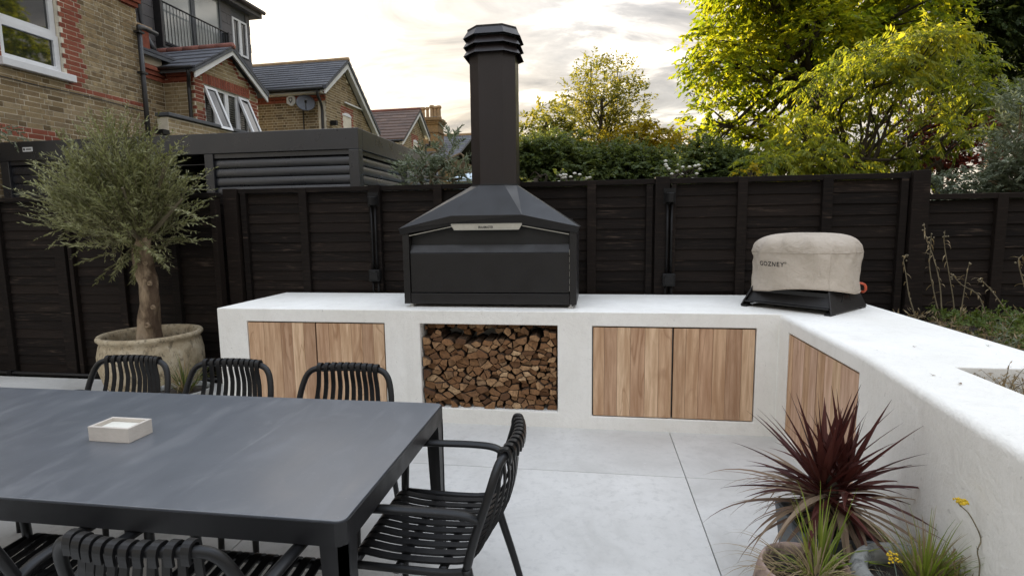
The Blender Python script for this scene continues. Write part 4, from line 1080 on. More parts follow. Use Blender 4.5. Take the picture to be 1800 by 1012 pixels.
# ---- house B: outrigger gable with the white casement, dormer above
def house_b():
    t = thing('brick_house', 'brick house with open white casement in its gable and grey roof dormer', 'house', hp(10.7, -.2, -10))
    u0, u1, ua, ze, za = 9.78, 11.72, 10.75, 4.70, 5.30
    wu0, wu1, wz0, wz1 = 10.02, 11.42, 3.30, 4.52
    org = HN*HC; bk = Bricks(t)
    gl = lambda u: ze + (za-ze)*max(0, 1-abs(u-ua)/(u1-ua))
    poly = [(u0, -.2), (u1, -.2), (u1, ze), (ua, za), (u0, ze)]
    wall = obj('wall', MB().prism([hp(u, z, HC-.14) for u, z in poly], -HN*2.4), M['mortar'], t)
    fr = MB()
    for (a, b, p, q) in ((u0, wu0, -.2, wz1), (wu1, u1, -.2, wz1), (wu0, wu1, -.2, wz0)):
        m2 = slab(a, b, HC-.139, HC-.012, p, q); fr.add(m2.v, m2.f)
    front = obj('gable_wall', fr, M['mortar'], t)
    obj('gable_wall', MB().prism([hp(u0, wz1+.0005, HC-.012), hp(u1, wz1+.0005, HC-.012), hp(u1, ze, HC-.012), hp(ua, za, HC-.012), hp(u0, ze, HC-.012)], -HN*.127), M['mortar'], t)
    def tone(u, z):
        r = int(z/.075)
        e = min(u-u0, u1-u)
        if z > gl(u)-.13: return 'redb'
        if z < wz1+.0 and (wu0-.24-(.06 if (r//3) % 2 else 0) < u or e < .16) and z < 4.6 and u < wu0: return 'redb' if not (3.95 < z < 4.12 and e < .14) else 'paleb'
        if z < wz1 and u > wu1: return 'redb'
        if wz1 <= z < wz1+.22 and wu0-.02 < u < wu1+.02: return 'redb'
        if e < .13: return 'redb'
        return 'paleb'
    bk.field(front, org.copy(), HD, HN, u0, u1, 3.0, 5.42, lambda u, z: z < gl(u)-.02 and not (wz1-.01 < z < wz1+.215 and wu0-.02 < u < wu1+.02), tone, [(wu0, wu1, wz0, wz1)])
    # soldier course over the window
    u = wu0-.02
    while u < wu1+.0:
        hbox('soldier_brick', 'redb', t, u, u+.060, HC-.0115, HC-.004, wz1+.004, wz1+.212); u += .0725
    # wall facing the camera (return of the gable) and the recessed wall beside it
    CR = HC-.70
    ret = hbox('return_wall', 'mortar', t, u0-.013, u0-.0005, CR-.2, HC-.014, -.2, 4.82)
    def tr(v, z): return 'redb' if z > 4.50 or v > -.06 else 'paleb'
    bk.field(ret, HD*(u0-.025)+HN*HC, HN, -HD, -.70, -.005, 3.0, 4.80, lambda u, z: True, tr)
    rec = hbox('recess_wall', 'mortar', t, 8.52, u0-.014, CR-.25, CR-.012, -.2, 4.95)
    bk.field(rec, HN*CR, HD, HN, 8.53, u0-.02, 3.0, 4.85, lambda u, z: True, lambda u, z: 'redb' if z > 4.46 else 'stock')
    for k in range(3):
        hbox('cornice', 'redb', t, 8.53, u0-.02, CR+.0, CR+.03+.028*k, 4.50+.085*k, 4.57+.085*k)
        hbox('cornice', 'redb', t, u0-.045-.028*k, u0-.014, CR+.12, HC-.02, 4.52+.085*k, 4.59+.085*k)
    # parapet wall of the ground-floor extension, with stone coping
    par = hbox('parapet_wall', 'mortar', t, 8.75, 12.4, HC+.02, HC+.24, -.2, 3.62)
    bk.field(par, HN*(HC+.25), HD, HN, 8.76, 12.4, 2.85, 3.60, lambda u, z: True, lambda u, z: 'paleb')
    hbox('coping', 'lead', t, 8.72, 12.4, HC+.0, HC+.30, 3.635, 3.70, bevel=.01)
    bk.make(300)
    # bargeboards, ridge and small roof of the gable
    for (a, b) in ((u0-.16, ua), (u1+.16, ua)):
        za2 = za+.13; ze2 = ze+.13-(.16)*(za-ze)/(u1-ua)*1.0
        lo = [hp(a, ze2-.20, HC+.16), hp(b, za2-.16, HC+.16), hp(b, za2, HC+.16), hp(a, ze2-.04, HC+.16)]
        obj('bargeboard', MB().prism(lo, -HN*.035), M['bargeboard'], t)
    for (a, b) in ((u0-.18, ua), (u1+.18, ua)):
        z0_ = ze+.03; roof_rows(t, 'gable_roof', 'slate', hp(a, z0_, HC+.18), hp(a, z0_, HC-2.2), hp(b, za+.15, HC+.18), hp(b, za+.15, HC-2.2), 5)
    for k in range(6): tube_part('ridge_tile', [hp(ua, za+.15, HC+.18-.40*k), hp(ua, za+.15, HC-.21-.40*k)], .075, 'ridge', t, 8)
    tube_part('gutter', [hp(u0-.20, ze+.03, HC+.12), hp(u0-.20, ze+.03, HC-.70)], .04, 'pipe', t)
    tube_part('downpipe', smoothpath([hp(u0-.17, ze-.02, HC+.0), hp(u0-.16, ze-.12, HC-.0), hp(u0-.06, ze-.30, HC-.10), hp(u0-.06, ze-.5, HC-.10), hp(u0-.06, 3.2, HC-.10)], 4), .035, 'pipe', t)
    tube_part('cable', [hp(9.15, 3.3, CR+.03), hp(9.15, 4.5, CR+.03)], .012, 'pipe', t)
    hbox('outside_lamp', 'box', t, 8.60, 8.75, HC+.10, HC+.26, 3.30, 3.38)
    # casement window: fixed frame with louvre blinds, outer sashes stand open
    w = window_panes(t, wu0+.005, wu1-.005, wz0+.04, wz1-.005, HC-.05, (.25, .5, .75), fr=.055, blinds=True)
    for (a, b, tilt) in ((wu0+.02, wu0+.36, .34), (wu1-.36, wu1-.02, .34)):
        # top-hung sash swung outwards
        zt_, zb_ = wz1-.03, wz0+.33; mb = MB()
        for (p, q, r, s) in ((a, a+.05, 0, 1), (b-.05, b, 0, 1), (a+.05, b-.05, 0, .06), (a+.05, b-.05, .94, 1)):
            P_ = lambda u, f, dd: hp(u, zt_+(zb_-zt_)*f, HC-.01+tilt*f+dd)
            mb.hexa([P_(p, s, -.045), P_(p, s, 0), P_(q, s, 0), P_(q, s, -.045), P_(p, r, -.045), P_(p, r, 0), P_(q, r, 0), P_(q, r, -.045)])
        sash = obj('open_sash', mb, M['upvc'], w)
        mb = MB(); P_ = lambda u, f, dd: hp(u, zt_+(zb_-zt_)*f, HC-.01+tilt*f+dd)
        mb.hexa([P_(a+.05, .94, -.028), P_(a+.05, .94, -.022), P_(b-.05, .94, -.022), P_(b-.05, .94, -.028), P_(a+.05, .06, -.028), P_(a+.05, .06, -.022), P_(b-.05, .06, -.022), P_(b-.05, .06, -.028)])
        obj('sash_pane', mb, M['glass'], w)
    # main roof behind and the slate-hung dormer
    roof_rows(t, 'main_roof', 'slate', hp(8.3, 5.0, CR+.12), hp(12.0, 5.0, CR+.12), hp(8.3, 5.5, -10.02), hp(12.0, 5.5, -10.02), 6)
    hbox('main_body', 'mortar', t, 8.53, 12.0, -14.0, CR-.26, -.2, 5.0)
    hbox('main_body', 'mortar', t, 12.0, 13.9, -14.0, -10.6, -.2, 5.6)
    DC = -10.0; d0, d1, dz0, dz1 = 9.6, 14.15, 5.62, 7.42
    dm = hbox('dormer', 'lead', t, d0, d1, DC-3.6, DC-.02, dz0-.6, dz1)
    # cladding panels round the openings
    op = [(10.98, 13.0, 5.75, 7.45), (13.40, 13.98, 6.22, 7.16)]
    z = dz0-.15; r = 0
    while z < dz1-.02:
        u = d0-(.3 if r % 2 else 0)
        while u < d1:
            a, b, q = max(u, d0), min(u+.60, d1), min(z+.235, dz1); u += .605
            segs = [(a, b)]
            for (h0, h1, hz0, hz1) in op:
                if z < hz1 and q > hz0:
                    ns = []
                    for (p_, q_) in segs:
                        if q_ <= h0 or p_ >= h1: ns.append((p_, q_)); continue
                        if p_ < h0: ns.append((p_, h0))
                        if q_ > h1: ns.append((h1, q_))
                    segs = ns
            for (p_, q_) in segs:
                if q_-p_ > .04: hbox('cladding_panel', 'clad', dm, p_+.002, q_-.002, DC-.019, DC+.004+rnd.uniform(0, .004), z+.002, q-.002)
        z += .24; r += 1
    hbox('dormer_fascia', 'clad', t, d0-.1, d1+.30, DC-3.7, DC+.20, dz1+.002, dz1+.16, bevel=.01)
    tube_part('gutter', [hp(d0-.1, dz1+.16, DC+.25), hp(d1+.33, dz1+.16, DC+.25)], .06, 'pipe', t)
    dw = window_panes(t, 10.98, 13.0, 5.75, 7.43, DC+.02, (.52,), fr=.06, glass='paleglass')
    dw.data.materials[0] = M['lead']
    w2 = window_panes(t, 13.40, 13.98, 6.22, 7.15, DC+.03, (.5,), fr=.05, glass='glass')
    rail = tube_part('balcony_rail', [hp(10.85, 6.58, DC+.16), hp(13.05, 6.58, DC+.16)], .022, 'pipe', t, 6)
    tube_part('balcony_rail', [hp(10.85, 5.72, DC+.16), hp(13.05, 5.72, DC+.16)], .02, 'pipe', t, 6)
    for u in (10.87, 13.03): hbox('balcony_post', 'pipe', t, u-.03, u+.03, DC+.005, DC+.19, 5.6, 6.6)
    n = 22
    for i in range(n): tube_part('baluster', [hp(10.95+i*2.0/(n-1), 5.72, DC+.16), hp(10.95+i*2.0/(n-1), 6.58, DC+.16)], .008, 'pipe', t, 5)
    # side wall, pipes and small chimney at the party wall
    tube_part('downpipe', smoothpath([hp(10.40, 7.2, DC+.1), hp(10.40, 6.0, DC+.1), hp(10.42, 5.35, DC+.35)], 4), .05, 'pipe', t)
    hbox('party_stack', 'redb', t, 9.20, 9.55, CR-.55, CR-.05, 4.96, 5.42)
    hbox('stack_coping', 'chimpot', t, 9.15, 9.60, CR-.60, CR-.0, 5.422, 5.50, bevel=.02)
house_b()

# ---- house C: steep gable, satellite dish and alarm box
def gable_house(label, ua, za, ul, zl, ur, zr, u0, u1, CH, depth, roofmat, rows, win, prot=.18, zbot=-.2, ztl=3.2):
    """ua,za apex; ul,zl and ur,zr the lower ends of the two verges; u0,u1 the walls"""
    t = thing('brick_house', label, 'house', hp((u0+u1)/2, zbot, CH-depth/2)); bk = Bricks(t)
    gl = lambda u: za - ((ua-u)*(za-zl)/(ua-ul) if u < ua else (u-ua)*(za-zr)/(ur-ua)) - .16
    ze = gl(u0)
    poly = [(u0, zbot), (u1, zbot), (u1, gl(u1)), (ua, gl(ua)), (u0, ze)]
    wall = obj('gable_wall', MB().prism([hp(u, z, CH-.012) for u, z in poly], -HN*.25), M['mortar'], t)
    side = obj('side_wall', MB().prism([hp(u0+.012, z, c) for c, z in ((CH-.013, zbot), (CH-depth, zbot), (CH-depth, ze), (CH-.013, ze))], HD*.2), M['mortar'], t)
    wu0, wu1, wz0, wz1 = win
    def tone(u, z):
        if wu0-.18 < u < wu1+.18 and wz0 < z < wz1+.30: return 'redb'
        return 'stock'
    bk.field(wall, HN*CH, HD, HN, u0, u1, ztl, za, lambda u, z: z < gl(u)-.03, tone, [(wu0, wu1, wz0, wz1)])
    bk.field(side, HD*(u0-.0)+HN*CH, HN, -HD, -2.6, -.005, ztl, ze-.02, lambda u, z: True, lambda u, z: 'redb' if z > ze-.36 else 'stock')
    bk.make(300)
    for k in range(3): hbox('cornice', 'redb', t, u0-.03-.03*k, u0-.010, CH-2.9, CH-.02, ze-.33+.09*k, ze-.26+.09*k)
    hbox('eaves_board', 'bargeboard', t, ul+.05, u0-.012, CH-depth, CH-.02, zl-.075, zl-.035)
    # arched window
    w = window_panes(t, wu0, wu1, wz0, wz1, CH-.01, (), rail=(wz0+wz1)/2, fr=.06)
    n = 7; arc = [hp((wu0+wu1)/2+(wu1-wu0)/2*1.02*math.cos(math.pi*k/n), wz1+.10*math.sin(math.pi*k/n)-.01, CH+.006) for k in range(n+1)]
    obj('window_head', MB().prism(arc, -HN*.06), M['upvc'], w)
    for (a, z, s) in ((ul, zl, 1), (ur, zr, -1)):
        lo = [hp(a, z-.13, CH+prot), hp(ua, za-.16, CH+prot), hp(ua, za+.05, CH+prot), hp(a, z+.06, CH+prot)]
        obj('bargeboard', MB().prism(lo, -HN*.05), M['bargeboard'], t)
        lo2 = [hp(a+s*.02, z-.06, CH+prot-.055), hp(ua, za-.10, CH+prot-.055), hp(ua, za-.06, CH+prot-.055), hp(a+s*.02, z-.02, CH+prot-.055)]
        obj('soffit', MB().prism(lo2, -HN*(prot-.055)), M['bargeboard'], t)
        roof_rows(t, 'roof', roofmat, hp(a-s*.03, z+.09, CH+prot+.04), hp(a-s*.03, z+.09, CH-depth), hp(ua, za+.11, CH+prot+.04), hp(ua, za+.11, CH-depth), rows, th=.035)
    obj('ridge', MB().tube([hp(ua, za+.11, CH+prot+.04), hp(ua, za+.11, CH-depth)], .07, 8), M['ridge'] if roofmat != 'slate' else M['chimpot'], t, smooth=True)
    tube_part('gutter', [hp(ul-.06, zl+.02, CH+prot-.06), hp(ul-.06, zl+.02, CH-depth)], .05, 'pipe', t)
    return t
hcx = gable_house('brick house with white gable boards, satellite dish and alarm box', 15.92, 6.52, 14.53, 5.46, 18.01, 4.71, 14.84, 17.72, HC, 4.2, 'slate', 11, (15.82, 16.36, 4.0, 5.0), ztl=3.7)
def house_c_details():
    u = 14.83; t = hcx
    tube_part('downpipe', smoothpath([hp(u-.33, 5.44, HC-.08), hp(u-.28, 5.28, HC-.08), hp(u-.07, 5.02, HC-.10), hp(u-.07, 4.5, HC-.10), hp(u-.07, 3.2, HC-.10)], 4), .04, 'pipe', t)
    tube_part('cable', [hp(u-.03, 3.2, HC-.72), hp(u-.03, 5.1, HC-.72)], .015, 'pipe', t)
    # dish
    d = thing('satellite_dish', 'grey satellite dish on the side wall of the gabled house', 'satellite dish', hp(u-.3, 5.0, HC-.46))
    n = (-HD*.75+HN*.45+Vector((0, 0, .45))).normalized(); a = n.cross(Vector((0, 0, 1))).normalized(); b = a.cross(n); c = hp(u-.30, 5.09, HC-.46)
    mb = MB(); K, S = 6, 24
    vs_ = []
    for k in range(K+1):
        for j in range(S):
            r = .255*k/K; an = 2*math.pi*j/S; vs_.append(c+a*(r*math.cos(an))+b*(r*1.08*math.sin(an))+n*(r*r*.55))
    mb.add(vs_, [(k*S+j, k*S+(j+1) % S, (k+1)*S+(j+1) % S, (k+1)*S+j) for k in range(K) for j in range(S)])
    ob = obj('reflector', mb, M['dishm'], d, smooth=True); so_ = ob.modifiers.new('s', 'SOLIDIFY'); so_.thickness = .012
    obj('arm', MB().tube([c-b*.23, c-b*.18+n*.30], .014, 6), M['dishm'], d)
    obj('receiver', MB().tube([c-b*.18+n*.27, c-b*.15+n*.35], .035, 8), M['box'], d)
    obj('bracket', MB().tube([c-n*.01, hp(u, 5.0, HC-.46)], .025, 6), M['dishm'], d)
    # alarm box: six-sided
    al = thing('alarm_box', 'white six-sided alarm box high on the brick side wall', 'alarm', hp(u-.06, 5.1, HC-1.06))
    R6 = [hp(u-.012, 5.25+.165*math.sin(R_(60*k+90)), HC-1.06+.165*math.cos(R_(60*k+90))) for k in range(6)]
    case = obj('case', MB().prism(R6, -HD*.075), M['upvc'], al, bevel=.02)
    sh = [(-.06, .075), (.06, .075), (.06, .0), (0, -.085), (-.06, .0)]
    obj('shield_emblem', MB().prism([hp(u-.0885, 5.25+z, HC-1.06+x) for x, z in sh], -HD*.002), M['dishm'], al)
    obj('emblem_inner', MB().prism([hp(u-.0915, 5.255+z*.55, HC-1.06+x*.55) for x, z in sh], -HD*.002), M['upvc'], al)
    hbox('lintel_strip', 'bargeboard', t, 15.9, 17.1, HC+.016, HC+.06, 5.36, 5.40)
    hbox('outside_lamp', 'box', t, 15.0, 15.1, HC+.01, HC+.2, 4.55, 4.68)
    # chimney pots showing over the ridge
    s = thing('chimney_stack', 'weathered brick chimney stack showing over the slate ridge', 'chimney', hp(18.6, 3.0, -10.0))
    hbox('stack', 'redb', s, 18.3, 18.9, -10.5, -9.45, 3.0, 7.15)
    for k, c_ in enumerate((-10.4, -10.05, -9.85, -9.5)):
        p = hp(18.6, 7.15, c_); obj('chimney_pot', MB().lathe([(.10, 0), (.11, .05), (.09, .08), (.085, .22 if k != 1 else .32), (.11, .25 if k != 1 else .36), (.09, .26 if k != 1 else .37)], tuple(p), 10, cap1=True), M['chimpot'], s)
house_c_details()
hdx = gable_house('small brick gable with brown tiled roof further along the row', 22.15, 6.30, 20.2, 4.83, 23.26, 5.40, 20.7, 23.0, HC, 4.6, 'claytile', 10, (21.75, 22.25, 4.2, 5.05), ztl=4.3)
tube_part('downpipe', smoothpath([hp(23.35, 5.30, HC+.15), hp(23.38, 5.05, HC+.12), hp(23.08, 4.95, HC+.05), hp(23.06, 3.0, HC+.05)], 4), .05, 'pipe', hdx)
def far_house():
    t = thing('brick_house', 'far slate-roofed house with a tall row of chimney pots', 'house', hp(30, -.2, -9.5))
    hbox('wall', 'stock', t, 28.2, 36, -14, -8.6, -.2, 5.2)
    roof_rows(t, 'roof', 'slate', hp(27.9, 5.1, -8.2), hp(27.9, 5.1, -14.2), hp(31.8, 6.85, -8.2), hp(31.8, 6.85, -14.2), 12)
    roof_rows(t, 'roof', 'slate', hp(36.2, 5.1, -8.2), hp(36.2, 5.1, -14.2), hp(31.8, 6.85, -8.2), hp(31.8, 6.85, -14.2), 8)
    obj('ridge', MB().tube([hp(31.8, 6.88, -8.2), hp(31.8, 6.88, -14.2)], .1, 8), M['chimpot'], t)
    st = thing('chimney_stack', 'broad brick chimney with a row of tall clay pots', 'chimney', hp(29.3, 4.8, -10))
    M['stackb'] = m_brick('stack_brick', [(.20, .125, .062), (.27, .18, .09), (.24, .155, .08)], (.12, .085, .05))
    hbox('stack', 'stackb', st, 29.0, 30.0, -10.55, -9.50, 4.5, 7.05, bevel=.01)
    for k, (e, z) in enumerate(((.05, 6.60), (.06, 7.05), (.11, 7.14), (.16, 7.23), (.10, 7.32))):
        hbox('corbel', 'stackb', st, 29.0-e, 30.0+e, -10.55-e, -9.50+e, z+.001, z+.089, bevel=.008)
    obj('flaunching', MB().prism([hp(29.05, 7.41, -10.5), hp(29.95, 7.41, -10.5), hp(29.95, 7.41, -9.55), hp(29.05, 7.41, -9.55)], (0, 0, .05)), M['lead'], st)
    for k, (c_, r, h) in enumerate(((-10.50, .13, .62), (-10.24, .10, .62), (-9.98, .13, .70), (-9.78, .12, .64), (-9.58, .13, .66))):
        p = hp(29.5, 7.455, c_); obj('chimney_pot', MB().lathe([(r*1.1, 0), (r*1.1, .06), (r*.85, .10), (r*.8, h*.75), (r*1.15, h*.82), (r*1.15, h*.92), (r*.9, h)], tuple(p), 12, cap1=True), M['chimpot'], st)
far_house()
# ------------------------------------------------------------------ foliage helpers
def nrm_(a): return a/np.maximum(np.linalg.norm(a, axis=-1, keepdims=True), 1e-9)
def leaf_quads(p, d, side, L, W, fold=.25):
    """folded diamond leaves: p base, d direction, side vector, length and half-width arrays"""
    d = nrm_(d); s = nrm_(side - d*np.sum(side*d, -1, keepdims=True)); n = np.cross(d, s)
    L = L[:, None]; W = W[:, None]
    a = p; tip = p+d*L; m1 = p+d*L*.45+s*W+n*W*fold; m2 = p+d*L*.45-s*W+n*W*fold
    v = np.stack([a, m1, tip, m2], 1).reshape(-1, 3); k = len(p)
    f = np.arange(4*k).reshape(k, 4)
    return v, f
def np_mesh(name, parts, mat, parent=None, base=None, kind=None, smooth=False):
    vs = []; fs = []; o = 0
    for v, f in parts:
        vs.append(v); fs.append(f+o); o += len(v)
    v = np.concatenate(vs); f = np.concatenate(fs)
    off = np.zeros(3)
    if parent is None: off = np.array(base) if base is not None else np.array([v[:, 0].mean(), v[:, 1].mean(), v[:, 2].min()])
    v = v-off
    me = bpy.data.meshes.new(name); nv, nf = len(v), len(f); K = f.shape[1]
    me.vertices.add(nv); me.vertices.foreach_set('co', v.astype(np.float32).ravel())
    me.loops.add(nf*K); me.loops.foreach_set('vertex_index', f.astype(np.int32).ravel())
    me.polygons.add(nf); me.polygons.foreach_set('loop_start', np.arange(0, nf*K, K, dtype=np.int32)); me.polygons.foreach_set('loop_total', np.full(nf, K, dtype=np.int32))
    me.update(calc_edges=True); me.validate(); me.materials.append(mat)
    ob = bpy.data.objects.new(name, me); _link(ob, parent)
    if parent is None: ob.location = off; WM[ob.name] = Matrix.Translation(Vector(off))
    if kind: ob['kind'] = kind
    return ob
def fronds(base, dirs, length, K, leaf, width, droop=.5, ang=.9, jitter=.25, rng=RN, hang=.3):
    """base,dirs (N,3): each an arching twig with K leaves along it"""
    N = len(base); d = nrm_(dirs); up = np.array([0, 0, 1.])
    t = (np.arange(K)+.6)/K; Ln = length[:, None]
    pos = base[:, None, :]+d[:, None, :]*(Ln*t)[..., None]; pos[..., 2] -= droop*Ln*t**2*.5
    s = nrm_(np.cross(d, up)+rng.normal(0, .25, (N, 3)))
    sg = np.where(np.arange(K) % 2 == 0, 1., -1.)[None, :, None]
    tang = d[:, None, :]-up*(droop*t)[None, :, None]
    ld = tang*math.cos(ang)+s[:, None, :]*sg*math.sin(ang)+rng.normal(0, jitter, (N, K, 3)); ld[..., 2] -= hang
    p = pos.reshape(-1, 3); ld = ld.reshape(-1, 3)
    sd = np.cross(ld, up+rng.normal(0, .5, (N*K, 3)))
    taper = (.75+.5*np.sin(np.pi*t))[None, :]*rng.uniform(.7, 1.25, (N, K))
    return leaf_quads(p, ld, sd, (leaf*taper).ravel(), (width*taper).ravel())
def twig_tubes(mb, base, dirs, length, droop, r, idx):
    for i in idx:
        b = Vector(base[i]); d = Vector(dirs[i]).normalized(); L = float(length[i]); pts = []
        for t in (0, .33, .66, 1): pts.append(b+d*L*t-Vector((0, 0, droop*L*t*t*.5)))
        mb.tube(pts, [r, r*.8, r*.6, r*.3], 4, cap=False)
def in_ellipsoid(n, c, r, rng=RN, shell=.45):
    u = nrm_(rng.normal(0, 1, (n, 3))); k = (shell**3+(1-shell**3)*rng.uniform(0, 1, (n, 1)))**(1/3.)
    return np.array(c)+u*k*np.array(r), u
def blade(mb, p, d, L, w, droop, n=7, twist=0, up=Vector((0, 0, 1)), fold=.35):
    """one strap leaf: tapered, folded along the middle, bending down"""
    p = Vector(p); d = Vector(d).normalized(); s = d.cross(up)
    s = s.normalized() if s.length > 1e-4 else Vector((1, 0, 0)); b = len(mb.v); q = p.copy(); cur = d.copy()
    for i in range(n+1):
        t = i/n; ww = w*(.45+1.3*t if t < .35 else (1-t)/.65*.905+.0)*1.0
        ww = max(ww, .0004); nn = s.cross(cur).normalized()
        mb.v += [tuple(q-s*ww+nn*ww*fold), tuple(q), tuple(q+s*ww+nn*ww*fold)]
        cur = (cur-up*(droop/n*(.3+1.4*t))).normalized(); q = q+cur*(L/n)
    for i in range(n):
        a = b+i*3; mb.f += [(a, a+1, a+4, a+3), (a+1, a+2, a+5, a+4)]; mb.m += [0, 0]

# ------------------------------------------------------------------ olive in its pot
OC = Vector((-4.31, 4.665, 0))
def olive_pot():
    t = thing('plant_pot', 'large weathered clay pot holding the olive tree', 'pot', tuple(OC))
    prof = [(.30, 0), (.345, .04), (.415, .16), (.448, .30), (.448, .42), (.428, .515), (.418, .545), (.430, .56), (.446, .575), (.448, .592), (.438, .610), (.415, .612), (.395, .598), (.385, .57), (.392, .50), (.395, .47)]
    obj('pot_body', MB().lathe(prof, tuple(OC), 48, wob=.008, cap0=True), M['oldpot'], t, smooth=True)
    obj('soil', MB().lathe([(.40, .485), (.25, .50), (.08, .52), (.01, .522)], tuple(OC), 24, wob=.01, cap1=True), M['soil'], t, smooth=True)
olive_pot()
def olive_tree():
    tr0 = at(262, 588, 4.64); tr0.z = .50
    t = thing('olive_tree', 'bushy olive tree with a gnarled pale trunk in the big clay pot', 'tree', tuple(tr0))
    base = Vector((tr0.x, 4.64, .49)); y = 4.64
    P_ = [at(262, 592, y), at(262, 560, y), at(264, 520, y), at(259, 490, y), at(252, 465, y), at(250, 440, y), at(252, 415, y)]
    P_[0].z = .48
    pts = smoothpath(P_, 6); k = len(pts); mb = MB(); r0 = [.104, .090, .088, .084, .080, .072, .060]
    rr = []
    for i in range(k):
        a = i/(k-1)*(len(r0)-1); j = min(int(a), len(r0)-2); rr.append(r0[j]+(r0[j+1]-r0[j])*(a-j))
    n = 18; b = 0
    for i, p in enumerate(pts):
        for j in range(n):
            an = 2*math.pi*j/n
            w = 1+.10*math.sin(2*an+i*.25)+.07*math.sin(5*an-i*.4)+.06*math.sin(3*an+i*.7)+rnd.uniform(-.025, .025)
            mb.v.append((p.x+rr[i]*w*math.cos(an), p.y+rr[i]*w*math.sin(an), p.z))
    for i in range(k-1):
        for j in range(n): mb.f.append((i*n+j, i*n+(j+1) % n, (i+1)*n+(j+1) % n, (i+1)*n+j)); mb.m.append(0)
    trunk = obj('trunk', mb, M['olive_bark'], t, smooth=True)
    top = pts[-1]; rng = np.random.default_rng(4)
    for (px, py, dy, r) in ((262, 498, -.088, .022), (254, 462, -.085, .02), (268, 540, -.09, .02), (258, 572, -.10, .026)):
        q = at(px, py, y+dy); obj('knot', MB().lathe([(r*1.2, -.012), (r, .004), (r*.55, .006), (r*.4, -.004)], (0, 0, 0), 10, cap1=True), M['olive_bark'], trunk, smooth=True)
        o = bpy.data.objects[[c.name for c in kids(trunk)][-1]]; o.location = q; o.rotation_euler = (R_(90), 0, 0)
    # crown, widest at mid height, with long upright shoots
    c = at(212, 340, y)
    lim = [at(268, 330, y+.10), at(170, 330, y-.1), at(215, 300, y+.2), at(320, 350, y), at(120, 330, y+.05), at(230, 400, y-.2), at(215, 330, y-.35), at(290, 290, y-.1), at(150, 270, y)]
    bmb = MB()
    for q in lim:
        mid = top.lerp(q, .5)+Vector((0, 0, -.03)); bmb.tube(smoothpath([top-Vector((0, 0, .05)), mid, q], 4), [.030-.0024*i for i in range(9)], 6)
    O = np.array(at(243, 428, y)); cc = np.array((c.x-.03, c.y, c.z-.02)); rad = np.array((.86, .70, .88))
    N = 430; u = nrm_(rng.normal(0, 1, (N, 3))); u[:, 2] = np.abs(u[:, 2])*np.where(rng.uniform(0, 1, N) < .80, 1, -.75)
    lump = 1+.10*np.sin(5*u[:, 0]+3*u[:, 2])+.08*np.sin(7*u[:, 1]-4*u[:, 0])
    E_ = cc+nrm_(u)*rad*(lump*rng.uniform(.62, 1.06, N))[:, None]
    full = E_-O; base_ = O+full*rng.uniform(.18, .42, N)[:, None]; base_ += rng.normal(0, .04, (N, 3))
    dd = E_-base_; ln = np.linalg.norm(dd, axis=1)*rng.uniform(.9, 1.05, N); dd[:, 2] += .16*ln
    fr1 = fronds(base_, dd, ln, 40, .054, .0070, .30, .58, .26, rng, .0)
    N3 = 210; b3, u3 = in_ellipsoid(N3, tuple(cc+np.array((.02, 0, -.12))), (.52, .42, .42), rng, .1)
    d3 = nrm_(b3-O)+rng.normal(0, .3, (N3, 3)); d3[:, 2] += .4; l3 = rng.uniform(.16, .34, N3); fr3 = fronds(b3, d3, l3, 22, .052, .0070, .25, .62, .3, rng, .0)
    # a few long leaders beyond the outline
    tips = [(165, 175), (195, 178), (225, 195), (255, 205), (140, 215), (285, 205), (75, 262), (55, 285), (345, 255), (375, 295), (362, 330), (325, 235), (100, 235), (48, 318), (85, 375), (70, 395), (365, 385), (90, 430), (120, 440), (345, 425), (305, 455), (180, 455), (215, 460), (175, 195), (205, 200), (240, 215), (270, 215), (155, 235), (310, 245), (120, 250), (190, 215), (335, 270), (355, 300), (95, 290), (65, 305)]
    B2 = []; D2 = []; L2 = []
    for (px, py) in tips:
        e = at(px, py, y+rng.uniform(-.25, .25)); s = Vector(c).lerp(e, .45)
        for j in range(2):
            ee = np.array(e)+rng.normal(0, .055, 3); ss = np.array(s)+rng.normal(0, .05, 3); B2.append(ss); D2.append(ee-ss+np.array([0, 0, .03])); L2.append(np.linalg.norm(ee-ss)*rng.uniform(.85, 1.03))
    B2 = np.array(B2); D2 = np.array(D2); L2 = np.array(L2)
    fr2 = fronds(B2, D2, L2, 30, .048, .0066, .12, .60, .26, rng, .02)
    np_mesh('crown', [fr1, fr2, fr3], M['olive_leaf'], t)
    twig_tubes(bmb, base_, dd, ln, .30, .0036, range(N)); twig_tubes(bmb, B2, D2, L2, .12, .0036, range(len(B2)))
    obj('branches', bmb, M['twig'], t)
olive_tree()
def tuft(name, label, p, n, L, w, mats, spread=.7, droop=1.2, cat='plant', seed=1, group=None):
    r = random.Random(seed); t = thing(name, label, cat, tuple(p), group=group)
    for part, mat, frac in mats:
        mb = MB()
        for i in range(int(n*frac)):
            a = r.uniform(0, 6.283); e = r.uniform(.1, 1)*spread
            d = Vector((math.cos(a)*e, math.sin(a)*e, 1)); q = Vector(p)+Vector((math.cos(a), math.sin(a), 0))*r.uniform(0, .05)
            blade(mb, q, d, L*r.uniform(.55, 1.15), w*r.uniform(.7, 1.2), droop*r.uniform(.4, 1.4), 6)
        obj(part, mb, M[mat], t)
    return t
